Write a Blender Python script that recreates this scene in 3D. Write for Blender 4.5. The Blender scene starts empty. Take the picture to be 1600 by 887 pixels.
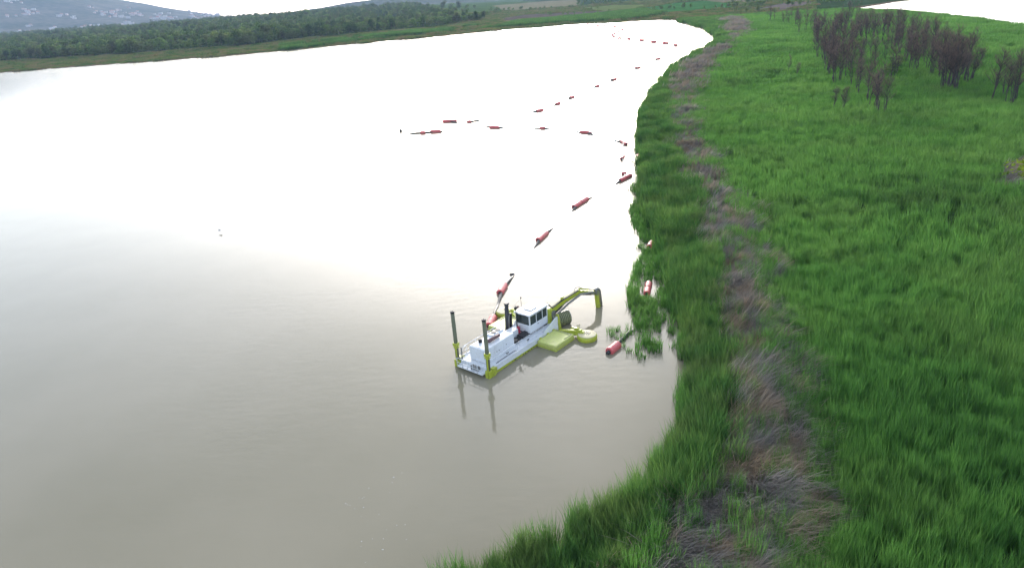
import bpy, bmesh, math, random
import numpy as np
from mathutils import Vector, Matrix

sc = bpy.context.scene
COL = sc.collection

# ------------------------------------------------------------------ camera
PX_F, PITCH, ROLL, CAM_H = 1067.0, math.radians(22.9), math.radians(4.5), 32.0
S = CAM_H / 26.5
cF = np.array([0, math.cos(PITCH), -math.sin(PITCH)])
_r0 = np.array([1.0, 0, 0]); _u0 = np.array([0, math.sin(PITCH), math.cos(PITCH)])
cR = math.cos(ROLL) * _r0 - math.sin(ROLL) * _u0
cU = math.sin(ROLL) * _r0 + math.cos(ROLL) * _u0
cP = np.array([0, 0, CAM_H])
cam_data = bpy.data.cameras.new('camera')
cam_data.sensor_width = 36.0
cam_data.lens = 36.0 * PX_F / 1600.0
cam_data.clip_start = 0.5
cam_data.clip_end = 40000
cam = bpy.data.objects.new('camera', cam_data)
COL.objects.link(cam)
m = Matrix.Identity(4)
for i in range(3):
    m[i][0] = cR[i]; m[i][1] = cU[i]; m[i][2] = -cF[i]; m[i][3] = cP[i]
cam.matrix_world = m
sc.camera = cam

# ------------------------------------------------------------------ sky, sun, exposure
SUN_EL, SUN_AZ = math.radians(9.0), math.radians(5.0)      # azimuth clockwise from +Y
SUN_STRENGTH, SUN_ANGLE = 0.55, math.radians(11.0)
SKY_STRENGTH, EXPOSURE = 0.15, 2.3
world = bpy.data.worlds.new('World')
sc.world = world
world.use_nodes = True
wn = world.node_tree.nodes; wl = world.node_tree.links
wn.clear()
sky = wn.new('ShaderNodeTexSky'); sky.sky_type = 'NISHITA'; sky.sun_disc = False
sky.sun_elevation = SUN_EL; sky.sun_rotation = SUN_AZ
sky.altitude = 50; sky.air_density = 1.0; sky.dust_density = 3.0; sky.ozone_density = 1.0
bg = wn.new('ShaderNodeBackground'); bg.inputs['Strength'].default_value = SKY_STRENGTH
wo = wn.new('ShaderNodeOutputWorld')
hs = wn.new('ShaderNodeHueSaturation'); hs.inputs['Saturation'].default_value = 0.5      # thin veil of cloud: paler than clear air
wb = wn.new('ShaderNodeMix'); wb.data_type = 'RGBA'; wb.blend_type = 'MULTIPLY'; wb.inputs[0].default_value = 1.0
wb.inputs[7].default_value = (0.955, 1.0, 1.085, 1)
wl.new(sky.outputs[0], hs.inputs['Color']); wl.new(hs.outputs[0], wb.inputs[6])
wl.new(wb.outputs[2], bg.inputs[0]); wl.new(bg.outputs[0], wo.inputs[0])
sun_data = bpy.data.lights.new('sun', 'SUN')
sun_data.energy = SUN_STRENGTH; sun_data.angle = SUN_ANGLE; sun_data.color = (1.0, 0.975, 0.945)
sun = bpy.data.objects.new('sun', sun_data); COL.objects.link(sun)
_sd = Vector((math.sin(SUN_AZ) * math.cos(SUN_EL), math.cos(SUN_AZ) * math.cos(SUN_EL), math.sin(SUN_EL)))
sun.rotation_euler = _sd.to_track_quat('Z', 'Y').to_euler()
sc.view_settings.view_transform = 'Standard'
sc.view_settings.look = 'None'
sc.view_settings.gamma = 1.0
sc.view_settings.use_curve_mapping = False
sc.view_settings.exposure = EXPOSURE
sc.cycles.max_bounces = 6
sc.cycles.volume_bounces = 0

# ------------------------------------------------------------------ helpers
rng = np.random.default_rng(7)
random.seed(7)

def gp(x, y, z=0.0):
    """photo pixel -> point on the level z"""
    d = cF + (x - 800) / PX_F * cR - (y - 443.5) / PX_F * cU
    t = (z - CAM_H) / d[2]
    return cP + t * d

def proj(P):
    d = np.asarray(P, float) - cP
    w = d @ cF
    return 800 + PX_F * (d @ cR) / w, 443.5 - PX_F * (d @ cU) / w

def G2(pts):
    return np.array([gp(x, y)[:2] for x, y in pts])

def inside(poly, P):
    x, y = P[:, 0], P[:, 1]
    c = np.zeros(len(P), bool)
    n = len(poly)
    for i in range(n):
        x1, y1 = poly[i]; x2, y2 = poly[(i + 1) % n]
        if y1 == y2: continue
        k = ((y1 > y) != (y2 > y)) & (x < (x2 - x1) * (y - y1) / (y2 - y1) + x1)
        c ^= k
    return c

def dist_line(line, P, closed=False):
    d = np.full(len(P), 1e9)
    n = len(line)
    for i in range(n if closed else n - 1):
        a = line[i]; b = line[(i + 1) % n]
        ab = b - a
        t = np.clip(((P - a) @ ab) / max(ab @ ab, 1e-9), 0, 1)
        q = a + t[:, None] * ab
        d = np.minimum(d, np.hypot(P[:, 0] - q[:, 0], P[:, 1] - q[:, 1]))
    return d

def vnoise(P, scale, seed=0):
    q = P / scale
    i = np.floor(q).astype(np.int64); f = q - i
    f = f * f * (3 - 2 * f)
    def h(ix, iy):
        v = (ix * 374761393 + iy * 668265263 + seed * 1442695041) & 0xffffffff
        v = ((v ^ (v >> 13)) * 1274126177) & 0xffffffff
        return ((v ^ (v >> 16)) & 0xffff) / 65535.0
    a = h(i[:, 0], i[:, 1]); b = h(i[:, 0] + 1, i[:, 1]); c = h(i[:, 0], i[:, 1] + 1); d = h(i[:, 0] + 1, i[:, 1] + 1)
    return (a * (1 - f[:, 0]) + b * f[:, 0]) * (1 - f[:, 1]) + (c * (1 - f[:, 0]) + d * f[:, 0]) * f[:, 1]

def smooth(a, b, x):
    t = np.clip((x - a) / (b - a), 0, 1)
    return t * t * (3 - 2 * t)

def tag(o, label=None, cat=None, group=None, kind=None):
    if label: o['label'] = label
    if cat: o['category'] = cat
    if group: o['group'] = group
    if kind: o['kind'] = kind
    return o

def link(o, parent=None):
    COL.objects.link(o)
    if parent: o.parent = parent
    return o

def empty(name, loc=(0, 0, 0), rz=0.0):
    o = bpy.data.objects.new(name, None); o.empty_display_size = 0.2
    o.location = loc; o.rotation_euler = (0, 0, rz)
    return link(o)

def copy_tree(o, parent=None):
    c = o.copy(); COL.objects.link(c)
    if parent: c.parent = parent
    for ch in list(o.children): copy_tree(ch, c)
    return c

class MB:
    """collects shapes; build() links them as one mesh object"""
    def __init__(s): s.v = []; s.f = []; s.sm = []; s.mi = []; s.cur = 0
    def add(s, vs, fs, smooth=False):
        b = len(s.v); s.v += [tuple(v) for v in vs]
        for f in fs: s.f.append(tuple(b + i for i in f)); s.sm.append(smooth); s.mi.append(s.cur)
        return s
    def box(s, x0, x1, y0, y1, z0, z1, bev=0.0):
        bm = bmesh.new(); bmesh.ops.create_cube(bm, size=1)
        for v in bm.verts:
            v.co = ((x0 + x1) / 2 + v.co.x * (x1 - x0), (y0 + y1) / 2 + v.co.y * (y1 - y0), (z0 + z1) / 2 + v.co.z * (z1 - z0))
        if bev: bmesh.ops.bevel(bm, geom=bm.edges[:], offset=bev, segments=2, affect='EDGES', profile=0.5)
        s._bm(bm); return s
    def _bm(s, bm):
        bm.verts.ensure_lookup_table(); bm.verts.index_update()
        s.add([v.co[:] for v in bm.verts], [[v.index for v in f.verts] for f in bm.faces])
        bm.free()
    def prism(s, pts, axis, a, b):
        """polygon in the two other axes, extruded along axis from a to b"""
        def mk(p, t):
            return {'x': (t, p[0], p[1]), 'y': (p[0], t, p[1]), 'z': (p[0], p[1], t)}[axis]
        n = len(pts)
        vs = [mk(p, a) for p in pts] + [mk(p, b) for p in pts]
        fs = [list(range(n))[::-1], list(range(n, 2 * n))] + [[i, (i + 1) % n, n + (i + 1) % n, n + i] for i in range(n)]
        s.add(vs, fs); return s
    def tube(s, path, r, n=8, caps=True, smooth=True):
        P = [Vector(p) for p in path]; m = len(P)
        rr = r if hasattr(r, '__len__') else [r] * m
        up = None; rings = []
        for i in range(m):
            t = (P[min(i + 1, m - 1)] - P[max(i - 1, 0)]).normalized()
            if up is None:
                up = t.orthogonal().normalized()
            u = (up - t * up.dot(t)).normalized(); w = t.cross(u); up = u
            rings.append([P[i] + (u * math.cos(2 * math.pi * k / n) + w * math.sin(2 * math.pi * k / n)) * rr[i] for k in range(n)])
        vs = [v for R in rings for v in R]
        fs = [[i * n + k, i * n + (k + 1) % n, (i + 1) * n + (k + 1) % n, (i + 1) * n + k] for i in range(m - 1) for k in range(n)]
        s.add(vs, fs, smooth)
        if caps:
            b = len(s.v) - len(vs)
            s.f.append(tuple(b + k for k in range(n))[::-1]); s.sm.append(False); s.mi.append(s.cur)
            s.f.append(tuple(b + (m - 1) * n + k for k in range(n))); s.sm.append(False); s.mi.append(s.cur)
        return s
    def bar(s, a, b, w, h, up=(0, 0, 1), w2=None, h2=None):
        """rectangular beam from a to b, optionally tapering"""
        a = Vector(a); b = Vector(b); t = (b - a).normalized(); up = Vector(up)
        side = t.cross(up).normalized(); u = side.cross(t)
        vs = []
        for p, ww, hh in ((a, w, h), (b, w2 or w, h2 or h)):
            vs += [p + side * (sx * ww / 2) + u * (sz * hh / 2) for sx, sz in ((-1, -1), (1, -1), (1, 1), (-1, 1))]
        s.add(vs, [[3, 2, 1, 0], [4, 5, 6, 7], [0, 1, 5, 4], [1, 2, 6, 5], [2, 3, 7, 6], [3, 0, 4, 7]]); return s
    def lathe(s, prof, n=24, c=(0, 0, 0), smooth=False):
        vs = [(c[0] + r * math.cos(2 * math.pi * k / n), c[1] + r * math.sin(2 * math.pi * k / n), c[2] + z) for r, z in prof for k in range(n)]
        m = len(prof)
        fs = [[i * n + k, i * n + (k + 1) % n, (i + 1) * n + (k + 1) % n, (i + 1) * n + k] for i in range(m - 1) for k in range(n)]
        s.add(vs, fs, smooth)
        b = len(s.v) - len(vs)
        for ring, rev in ((0, True), (m - 1, False)):
            t = [b + ring * n + k for k in range(n)]
            s.f.append(tuple(t[::-1] if rev else t)); s.sm.append(False); s.mi.append(s.cur)
        return s
    def mesh(s, name, mats, scale=1.0):
        me = bpy.data.meshes.new(name)
        me.from_pydata([(v[0] * scale, v[1] * scale, v[2] * scale) for v in s.v], [], s.f)
        me.polygons.foreach_set('use_smooth', s.sm)
        for mt in (mats if isinstance(mats, (list, tuple)) else [mats]): me.materials.append(mt)
        me.polygons.foreach_set('material_index', s.mi)
        me.update()
        return me
    def build(s, name, mats, parent=None, scale=1.0):
        return link(bpy.data.objects.new(name, s.mesh(name, mats, scale)), parent)

# ------------------------------------------------------------------ materials
def new_mat(name):
    mt = bpy.data.materials.new(name); mt.use_nodes = True
    nt = mt.node_tree; nt.nodes.clear()
    out = nt.nodes.new('ShaderNodeOutputMaterial')
    return mt, nt, out

def N(nt, kind, **kw):
    n = nt.nodes.new(kind)
    for k, v in kw.items(): setattr(n, k, v)
    return n

def noise_node(nt, scale, detail=4, coords='Object', rough=0.55):
    t = N(nt, 'ShaderNodeTexCoord')
    n = N(nt, 'ShaderNodeTexNoise'); n.inputs['Scale'].default_value = scale
    n.inputs['Detail'].default_value = detail; n.inputs['Roughness'].default_value = rough
    nt.links.new(t.outputs[coords], n.inputs['Vector'])
    return n

def ramp(nt, fac, stops):
    r = N(nt, 'ShaderNodeValToRGB')
    e = r.color_ramp.elements
    while len(e) < len(stops): e.new(0.5)
    for el, (p, c) in zip(e, stops): el.position = p; el.color = (*c, 1)
    nt.links.new(fac, r.inputs[0])
    return r

def paint(name, col, dirt=(0.12, 0.10, 0.07), amount=0.35, rough=0.45, scale=1.2, metal=0.0, bump=0.0):
    """painted or bare surface with worn, dirty blotches and streaks"""
    mt, nt, out = new_mat(name)
    b = N(nt, 'ShaderNodeBsdfPrincipled')
    n1 = noise_node(nt, scale, 6); n2 = noise_node(nt, scale * 7, 5)
    mul = N(nt, 'ShaderNodeMath', operation='MULTIPLY')
    nt.links.new(n1.outputs['Fac'], mul.inputs[0]); nt.links.new(n2.outputs['Fac'], mul.inputs[1])
    r = N(nt, 'ShaderNodeMapRange'); r.inputs['From Min'].default_value = 0.22; r.inputs['From Max'].default_value = 0.45
    r.inputs['To Min'].default_value = 0.0; r.inputs['To Max'].default_value = amount
    nt.links.new(mul.outputs[0], r.inputs['Value'])
    mx = N(nt, 'ShaderNodeMix', data_type='RGBA')
    mx.inputs[6].default_value = (*col, 1); mx.inputs[7].default_value = (*dirt, 1)
    nt.links.new(r.outputs[0], mx.inputs[0]); nt.links.new(mx.outputs[2], b.inputs['Base Color'])
    b.inputs['Roughness'].default_value = rough; b.inputs['Metallic'].default_value = metal
    if bump:
        bp = N(nt, 'ShaderNodeBump'); bp.inputs['Strength'].default_value = bump; bp.inputs['Distance'].default_value = 0.02
        nt.links.new(n2.outputs['Fac'], bp.inputs['Height']); nt.links.new(bp.outputs[0], b.inputs['Normal'])
    nt.links.new(b.outputs[0], out.inputs[0])
    return mt

def leaf_mat(name, c_dark, c_mid, c_light, trans=0.45, patch=9.0, dry=None, dry_amt=0.0):
    """reed / leaf: colour varies per blade, per clump and in patches; light passes through"""
    mt, nt, out = new_mat(name)
    L = nt.links
    at = N(nt, 'ShaderNodeAttribute', attribute_name='blade', attribute_type='GEOMETRY')
    ti = N(nt, 'ShaderNodeAttribute', attribute_name='tint', attribute_type='INSTANCER')
    geo = N(nt, 'ShaderNodeNewGeometry')
    n = N(nt, 'ShaderNodeTexNoise'); n.inputs['Scale'].default_value = 1.0 / patch; n.inputs['Detail'].default_value = 5
    L.new(geo.outputs['Position'], n.inputs['Vector'])
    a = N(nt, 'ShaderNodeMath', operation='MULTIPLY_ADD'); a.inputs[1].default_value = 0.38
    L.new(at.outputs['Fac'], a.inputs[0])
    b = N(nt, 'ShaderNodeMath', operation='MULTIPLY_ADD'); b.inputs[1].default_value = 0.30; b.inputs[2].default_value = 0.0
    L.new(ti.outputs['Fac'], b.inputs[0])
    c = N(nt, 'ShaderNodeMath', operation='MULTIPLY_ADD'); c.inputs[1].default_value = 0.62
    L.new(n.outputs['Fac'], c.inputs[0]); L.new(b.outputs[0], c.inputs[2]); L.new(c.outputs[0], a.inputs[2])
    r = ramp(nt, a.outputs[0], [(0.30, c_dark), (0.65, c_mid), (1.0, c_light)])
    col = r.outputs[0]
    if dry:
        n2 = N(nt, 'ShaderNodeTexNoise'); n2.inputs['Scale'].default_value = 2.2 / patch; n2.inputs['Detail'].default_value = 6
        L.new(geo.outputs['Position'], n2.inputs['Vector'])
        mr = N(nt, 'ShaderNodeMapRange'); mr.inputs['From Min'].default_value = 0.45; mr.inputs['From Max'].default_value = 0.62; mr.inputs['To Max'].default_value = dry_amt
        L.new(n2.outputs['Fac'], mr.inputs['Value'])
        mx = N(nt, 'ShaderNodeMix', data_type='RGBA'); mx.inputs[7].default_value = (*dry, 1)
        L.new(mr.outputs[0], mx.inputs[0]); L.new(col, mx.inputs[6]); col = mx.outputs[2]
    d = N(nt, 'ShaderNodeBsdfDiffuse'); t = N(nt, 'ShaderNodeBsdfTranslucent')
    L.new(col, d.inputs[0]); L.new(col, t.inputs[0])
    ms = N(nt, 'ShaderNodeMixShader'); ms.inputs[0].default_value = trans
    L.new(d.outputs[0], ms.inputs[1]); L.new(t.outputs[0], ms.inputs[2])
    L.new(ms.outputs[0], out.inputs[0])
    return mt

M = {}
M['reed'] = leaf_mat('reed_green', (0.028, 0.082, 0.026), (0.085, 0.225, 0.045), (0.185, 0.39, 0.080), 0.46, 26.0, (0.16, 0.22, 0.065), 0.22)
M['reed_mid'] = leaf_mat('reed_green_lit', (0.044, 0.098, 0.030), (0.096, 0.235, 0.046), (0.185, 0.36, 0.078), 0.46, 26.0, (0.16, 0.22, 0.07), 0.22)  # brighter reed green: light through the mid and far blades put into the colour
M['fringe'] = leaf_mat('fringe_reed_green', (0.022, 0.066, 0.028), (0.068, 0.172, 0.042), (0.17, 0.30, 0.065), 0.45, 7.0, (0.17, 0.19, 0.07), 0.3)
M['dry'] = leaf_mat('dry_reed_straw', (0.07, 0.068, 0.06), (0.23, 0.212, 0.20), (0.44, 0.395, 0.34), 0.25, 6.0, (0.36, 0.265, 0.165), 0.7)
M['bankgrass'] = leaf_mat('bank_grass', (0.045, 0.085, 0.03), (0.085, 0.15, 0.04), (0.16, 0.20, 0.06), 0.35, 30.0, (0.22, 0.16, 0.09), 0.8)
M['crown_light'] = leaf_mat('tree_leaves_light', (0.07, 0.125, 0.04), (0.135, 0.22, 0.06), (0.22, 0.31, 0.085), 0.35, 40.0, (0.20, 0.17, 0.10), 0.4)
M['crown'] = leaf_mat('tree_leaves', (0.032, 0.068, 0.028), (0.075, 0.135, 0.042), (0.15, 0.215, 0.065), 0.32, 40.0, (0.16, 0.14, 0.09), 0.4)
M['shrub'] = leaf_mat('shrub_leaves', (0.10, 0.16, 0.02), (0.2, 0.28, 0.03), (0.32, 0.4, 0.05), 0.35, 5.0)
M['twig'] = leaf_mat('bare_twigs', (0.11, 0.080, 0.068), (0.21, 0.155, 0.132), (0.30, 0.23, 0.195), 0.35, 14.0)
M['bark'] = paint('charred_bark', (0.045, 0.038, 0.036), (0.10, 0.085, 0.075), 0.6, 0.9, 0.8)
M['trunk'] = paint('tree_bark', (0.10, 0.085, 0.065), (0.05, 0.04, 0.03), 0.6, 0.9, 0.8)

# ------------------------------------------------------------------ plan of the place (photo pixels put on the ground)
SHORE = [(580, 965), (664, 926), (770, 887), (878, 840), (962, 794), (1020, 748), (1054, 700), (1069, 650), (1070, 585), (1066, 530),
         (1058, 500), (1048, 478), (1040, 440), (1036, 400), (1018, 358), (1000, 325), (996, 292), (1001, 262), (999, 232), (1000, 192),
         (1008, 168), (1028, 138), (1053, 108), (1087, 88), (1120, 70), (1122, 57), (1102, 44), (1062, 34), (1040, 30), (1020, 32),
         (960, 36), (890, 39), (800, 46), (700, 56), (600, 65), (500, 74), (400, 84), (300, 92), (200, 99), (100, 106), (0, 114)]
shore = G2(SHORE)
shore = np.vstack([[(-12.0, 4.0)], shore])
lake_poly = np.vstack([shore, [(-560, 720), (-900, 700), (-1200, 300), (-800, -300), (-60, -200)]])
DRY_L = [(910, 980), (1005, 900), (1052, 800), (1088, 705), (1122, 620), (1138, 560), (1126, 470), (1114, 400), (1098, 330), (1074, 280), (1060, 230), (1050, 190),
         (1046, 150), (1060, 112), (1094, 78), (1130, 54), (1142, 42), (1132, 32)]
DRY_R = [(1165, 960), (1202, 887), (1232, 790), (1240, 700), (1208, 630), (1198, 560), (1184, 490), (1160, 400), (1140, 330), (1106, 280), (1086, 230), (1076, 190),
         (1080, 150), (1096, 112), (1130, 78), (1158, 54), (1160, 42), (1144, 32)]
dry_l, dry_r = G2(DRY_L), G2(DRY_R)
dry_poly = np.vstack([dry_l, dry_r[::-1]])
levee = (dry_l + dry_r) / 2
POND = [(1326, 16), (1400, 4), (1460, -3), (1640, -20), (1800, 0), (1800, 80), (1600, 44), (1500, 30), (1420, 21)]
pond_poly = G2(POND)
WOOD = [(-120, 106), (0, 96), (100, 91), (200, 85), (300, 78), (400, 70), (480, 60), (520, 57), (600, 50), (700, 40), (760, 31)]
wood_front = G2(WOOD)
front_line = np.vstack([[(-1800, 1050)], wood_front, [(60, 1130)]])
wood_poly = np.vstack([wood_front[:-1], [(-40, 1250), (-250, 2300), (-2200, 2600), (-1700, 1000)]])

def land_sd(P):
    d = np.minimum(dist_line(lake_poly, P, True), dist_line(pond_poly, P, True))
    ins = inside(lake_poly, P) | inside(pond_poly, P)
    return np.where(ins, -d, d)

def ground_z(P):
    P = np.atleast_2d(P)
    r = np.hypot(P[:, 0], P[:, 1])
    sd = land_sd(P)
    z = -1.6 + 1.95 * smooth(-3.0, 1.2, sd)
    dl = dist_line(levee, P)
    z = z + 0.9 * (1 - smooth(0.5, 5.5 + 0.01 * r, dl)) * (sd > 0)
    z = z + (vnoise(P, 9, 3) - 0.5) * 0.3 * smooth(0, 4, sd)
    rise = smooth(60, 900, dist_line(front_line, P)) * (P[:, 1] > 500) * smooth(200, -300, P[:, 0])
    rise = rise * (sd > 80)
    z = z + rise * 13 + smooth(800, 3000, r) * (vnoise(P, 600, 5)) * 8 * (sd > 80)
    return z

# ------------------------------------------------------------------ ground
def make_ground():
    az = np.radians(np.concatenate([np.arange(-180, -52, 4), np.arange(-52, 52, 0.33), np.arange(52, 180, 4)]))
    rr = np.concatenate([[2, 6, 10, 14], 17 * 1.0135 ** np.arange(0, 480)])
    A, Rr = np.meshgrid(az, rr)
    P = np.stack([np.sin(A).ravel() * Rr.ravel(), np.cos(A).ravel() * Rr.ravel()], 1)
    z = ground_z(P)
    na, nr = len(az), len(rr)
    co = np.column_stack([P, z])
    i = np.arange(nr - 1)[:, None]; k = np.arange(na)[None, :]; k2 = (k + 1) % na
    F = np.stack([i * na + k, i * na + k2, (i + 1) * na + k2, (i + 1) * na + k], -1).reshape(-1, 4)[:, ::-1]
    me = bpy.data.meshes.new('ground')
    me.vertices.add(len(co)); me.vertices.foreach_set('co', co.ravel())
    me.loops.add(F.size); me.loops.foreach_set('vertex_index', F.ravel().astype(np.int32))
    me.polygons.add(len(F)); me.polygons.foreach_set('loop_start', np.arange(0, F.size, 4).astype(np.int32))
    me.update(calc_edges=True)
    me.polygons.foreach_set('use_smooth', np.ones(len(F), bool))
    # what grows or lies there: marsh mud, straw litter, shore grass, fields, wood floor
    r = np.hypot(P[:, 0], P[:, 1]); sd = land_sd(P)
    col = np.tile(np.array([0.032, 0.058, 0.022]), (len(P), 1))
    def put(mask, c): col[mask] = col[mask] * (1 - mask_w[mask, None]) + np.array(c) * mask_w[mask, None]
    mask_w = np.ones(len(P))
    put(inside(dry_poly, P), (0.10, 0.085, 0.065))
    far = (r > 420) & (P[:, 0] < 140)
    put(far, (0.06, 0.10, 0.03))
    mask_w = smooth(0.45, 0.6, vnoise(P, 70, 8)); put(far & (sd < 70), (0.16, 0.12, 0.07))
    mask_w = np.ones(len(P)); put(inside(wood_poly, P), (0.03, 0.05, 0.02))
    for poly, c in FIELDS: put(inside(G2(poly), P), c)
    put((sd < 1.0) & (r < 420), (0.10, 0.09, 0.065))
    put((sd < 9) & (r > 420), (0.13, 0.10, 0.07))
    a = me.attributes.new('soil', 'FLOAT_COLOR', 'POINT')
    a.data.foreach_set('color', np.column_stack([col, np.ones(len(P))]).ravel().astype(np.float32))
    mt, nt, out = new_mat('marsh_soil')
    b = N(nt, 'ShaderNodeBsdfDiffuse')
    at = N(nt, 'ShaderNodeAttribute', attribute_name='soil')
    n1 = noise_node(nt, 0.35, 8); n2 = noise_node(nt, 0.03, 6)
    ad = N(nt, 'ShaderNodeMath', operation='ADD'); nt.links.new(n1.outputs[0], ad.inputs[0]); nt.links.new(n2.outputs[0], ad.inputs[1])
    mr = N(nt, 'ShaderNodeMapRange'); mr.inputs['From Min'].default_value = 0.6; mr.inputs['From Max'].default_value = 1.4; mr.inputs['To Min'].default_value = 0.55; mr.inputs['To Max'].default_value = 1.5
    nt.links.new(ad.outputs[0], mr.inputs['Value'])
    vm = N(nt, 'ShaderNodeVectorMath', operation='SCALE'); nt.links.new(at.outputs['Color'], vm.inputs[0]); nt.links.new(mr.outputs[0], vm.inputs['Scale'])
    nt.links.new(vm.outputs[0], b.inputs['Color'])
    bp = N(nt, 'ShaderNodeBump'); bp.inputs['Strength'].default_value = 0.6; bp.inputs['Distance'].default_value = 0.3
    nt.links.new(n1.outputs[0], bp.inputs['Height']); nt.links.new(bp.outputs[0], b.inputs['Normal'])
    nt.links.new(b.outputs[0], out.inputs[0])
    me.materials.append(mt)
    o = link(bpy.data.objects.new('ground', me)); o['kind'] = 'structure'
    return o
FIELDS = [([(770, 14), (860, 4), (905, 2), (905, 10), (860, 14), (790, 19)], (0.17, 0.155, 0.09)),
          ([(905, 14), (960, 9), (1010, 8), (1000, 14), (940, 18)], (0.11, 0.14, 0.045)),
          ([(780, 30), (820, 24), (900, 20), (960, 17), (960, 22), (860, 27), (790, 34)], (0.10, 0.085, 0.07)),
          ([(1000, 14), (1060, 5), (1130, 0), (1150, 12), (1100, 17), (1040, 20)], (0.045, 0.12, 0.035)),
          ([(1100, 2), (1150, -3), (1200, -3), (1190, 4), (1130, 5)], (0.15, 0.13, 0.085)),
          ([(1185, 14), (1230, 5), (1270, 3), (1270, 9), (1220, 17)], (0.12, 0.10, 0.085))]
ground = make_ground()

# ------------------------------------------------------------------ water
def make_water():
    mt, nt, out = new_mat('silty_water')
    b = N(nt, 'ShaderNodeBsdfPrincipled')
    b.inputs['Roughness'].default_value = 0.035; b.inputs['IOR'].default_value = 1.333
    g = N(nt, 'ShaderNodeNewGeometry')
    n = N(nt, 'ShaderNodeTexNoise'); n.inputs['Scale'].default_value = 0.035; n.inputs['Detail'].default_value = 5
    nt.links.new(g.outputs['Position'], n.inputs['Vector'])
    r = ramp(nt, n.outputs[0], [(0.3, (0.196, 0.176, 0.118)), (0.7, (0.262, 0.232, 0.168))])
    nt.links.new(r.outputs[0], b.inputs['Base Color'])
    mp = N(nt, 'ShaderNodeMapping'); mp.inputs['Rotation'].default_value = (0, 0, 0.35); mp.inputs['Scale'].default_value = (0.55, 1.3, 1)
    nt.links.new(g.outputs['Position'], mp.inputs['Vector'])
    w1 = N(nt, 'ShaderNodeTexNoise'); w1.inputs['Scale'].default_value = 0.9; w1.inputs['Detail'].default_value = 3
    w2 = N(nt, 'ShaderNodeTexNoise'); w2.inputs['Scale'].default_value = 3.2; w2.inputs['Detail'].default_value = 2
    wp = N(nt, 'ShaderNodeTexNoise'); wp.inputs['Scale'].default_value = 0.05; wp.inputs['Detail'].default_value = 3
    for w in (w1, w2): nt.links.new(mp.outputs[0], w.inputs['Vector'])
    nt.links.new(g.outputs['Position'], wp.inputs['Vector'])
    ad = N(nt, 'ShaderNodeMath', operation='MULTIPLY_ADD'); ad.inputs[1].default_value = 0.3
    nt.links.new(w2.outputs[0], ad.inputs[0]); nt.links.new(w1.outputs[0], ad.inputs[2])
    mr = N(nt, 'ShaderNodeMapRange'); mr.inputs['From Min'].default_value = 0.35; mr.inputs['From Max'].default_value = 0.65; mr.inputs['To Min'].default_value = 0.25; mr.inputs['To Max'].default_value = 1.0
    nt.links.new(wp.outputs[0], mr.inputs['Value'])
    bp = N(nt, 'ShaderNodeBump'); bp.inputs['Distance'].default_value = 0.016
    nt.links.new(mr.outputs[0], bp.inputs['Strength'])
    nt.links.new(ad.outputs[0], bp.inputs['Height']); nt.links.new(bp.outputs[0], b.inputs['Normal'])
    sx = N(nt, 'ShaderNodeSeparateXYZ'); nt.links.new(g.outputs['Position'], sx.inputs[0])
    rr = N(nt, 'ShaderNodeMapRange'); rr.inputs['From Min'].default_value = 180; rr.inputs['From Max'].default_value = 620      # the open far end is ruffled by wind
    rr.inputs['To Min'].default_value = 0.05; rr.inputs['To Max'].default_value = 0.14
    nt.links.new(sx.outputs['Y'], rr.inputs['Value']); nt.links.new(rr.outputs[0], b.inputs['Roughness'])
    nt.links.new(b.outputs[0], out.inputs[0])
    me = bpy.data.meshes.new('lake_water')
    me.from_pydata([(-1600, -500, 0), (900, -500, 0), (900, 1100, 0), (-1600, 1100, 0)], [], [(0, 1, 2, 3)])
    me.materials.append(mt)
    o = link(bpy.data.objects.new('lake_water', me)); o['kind'] = 'structure'
make_water()
# ------------------------------------------------------------------ reeds and grass (stuff: instanced clumps)
def clump_mesh(name, mat, n, radius, h, width, bend, seed, seg=3, lay=None):
    """n tapering blades; bend = how far the tip falls over; lay = direction all blades are laid towards"""
    r = np.random.default_rng(seed)
    vs, fs, bl = [], [], []
    for i in range(n):
        a = r.uniform(0, 2 * math.pi); q = radius * math.sqrt(r.uniform())
        bx, by = q * math.cos(a), q * math.sin(a)
        L = h * r.uniform(0.6, 1.15); ang = r.uniform(0, 2 * math.pi)
        if lay is not None: ang = lay + r.normal(0, 0.5)
        b = bend * r.uniform(0.3, 1.4); lean = r.uniform(0.0, 0.16) + (r.uniform(0.05, 0.85) if lay is not None else 0)
        face = r.uniform(0, math.pi); w = width * r.uniform(0.6, 1.3)
        val = r.uniform()
        base = len(vs)
        x, y, z = bx, by, -0.05; th = lean
        for s in range(seg + 1):
            t = s / seg
            ww = w * (1.0 if t < 0.5 else (1 - t) * 2) * 0.5
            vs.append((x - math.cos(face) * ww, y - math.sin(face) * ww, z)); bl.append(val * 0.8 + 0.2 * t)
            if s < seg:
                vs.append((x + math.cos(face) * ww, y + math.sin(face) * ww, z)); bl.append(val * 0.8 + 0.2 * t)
            st = L / seg
            x += math.cos(ang) * math.sin(th) * st; y += math.sin(ang) * math.sin(th) * st; z += math.cos(th) * st
            z = max(z, 0.02)
            th = min(th + b / seg, 2.1)
        for s in range(seg):
            o = base + 2 * s
            if s < seg - 1: fs.append((o, o + 1, o + 3, o + 2))
            else: fs.append((o, o + 1, o + 2))
    me = bpy.data.meshes.new(name); me.from_pydata(vs, [], fs)
    at = me.attributes.new('blade', 'FLOAT', 'POINT'); at.data.foreach_set('value', np.array(bl, np.float32))
    me.materials.append(mat)
    return me

def variants(name, meshes):
    c = bpy.data.collections.new(name)
    for i, me in enumerate(meshes):
        c.objects.link(bpy.data.objects.new('%s_%02d' % (name, i), me))
    return c

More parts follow.
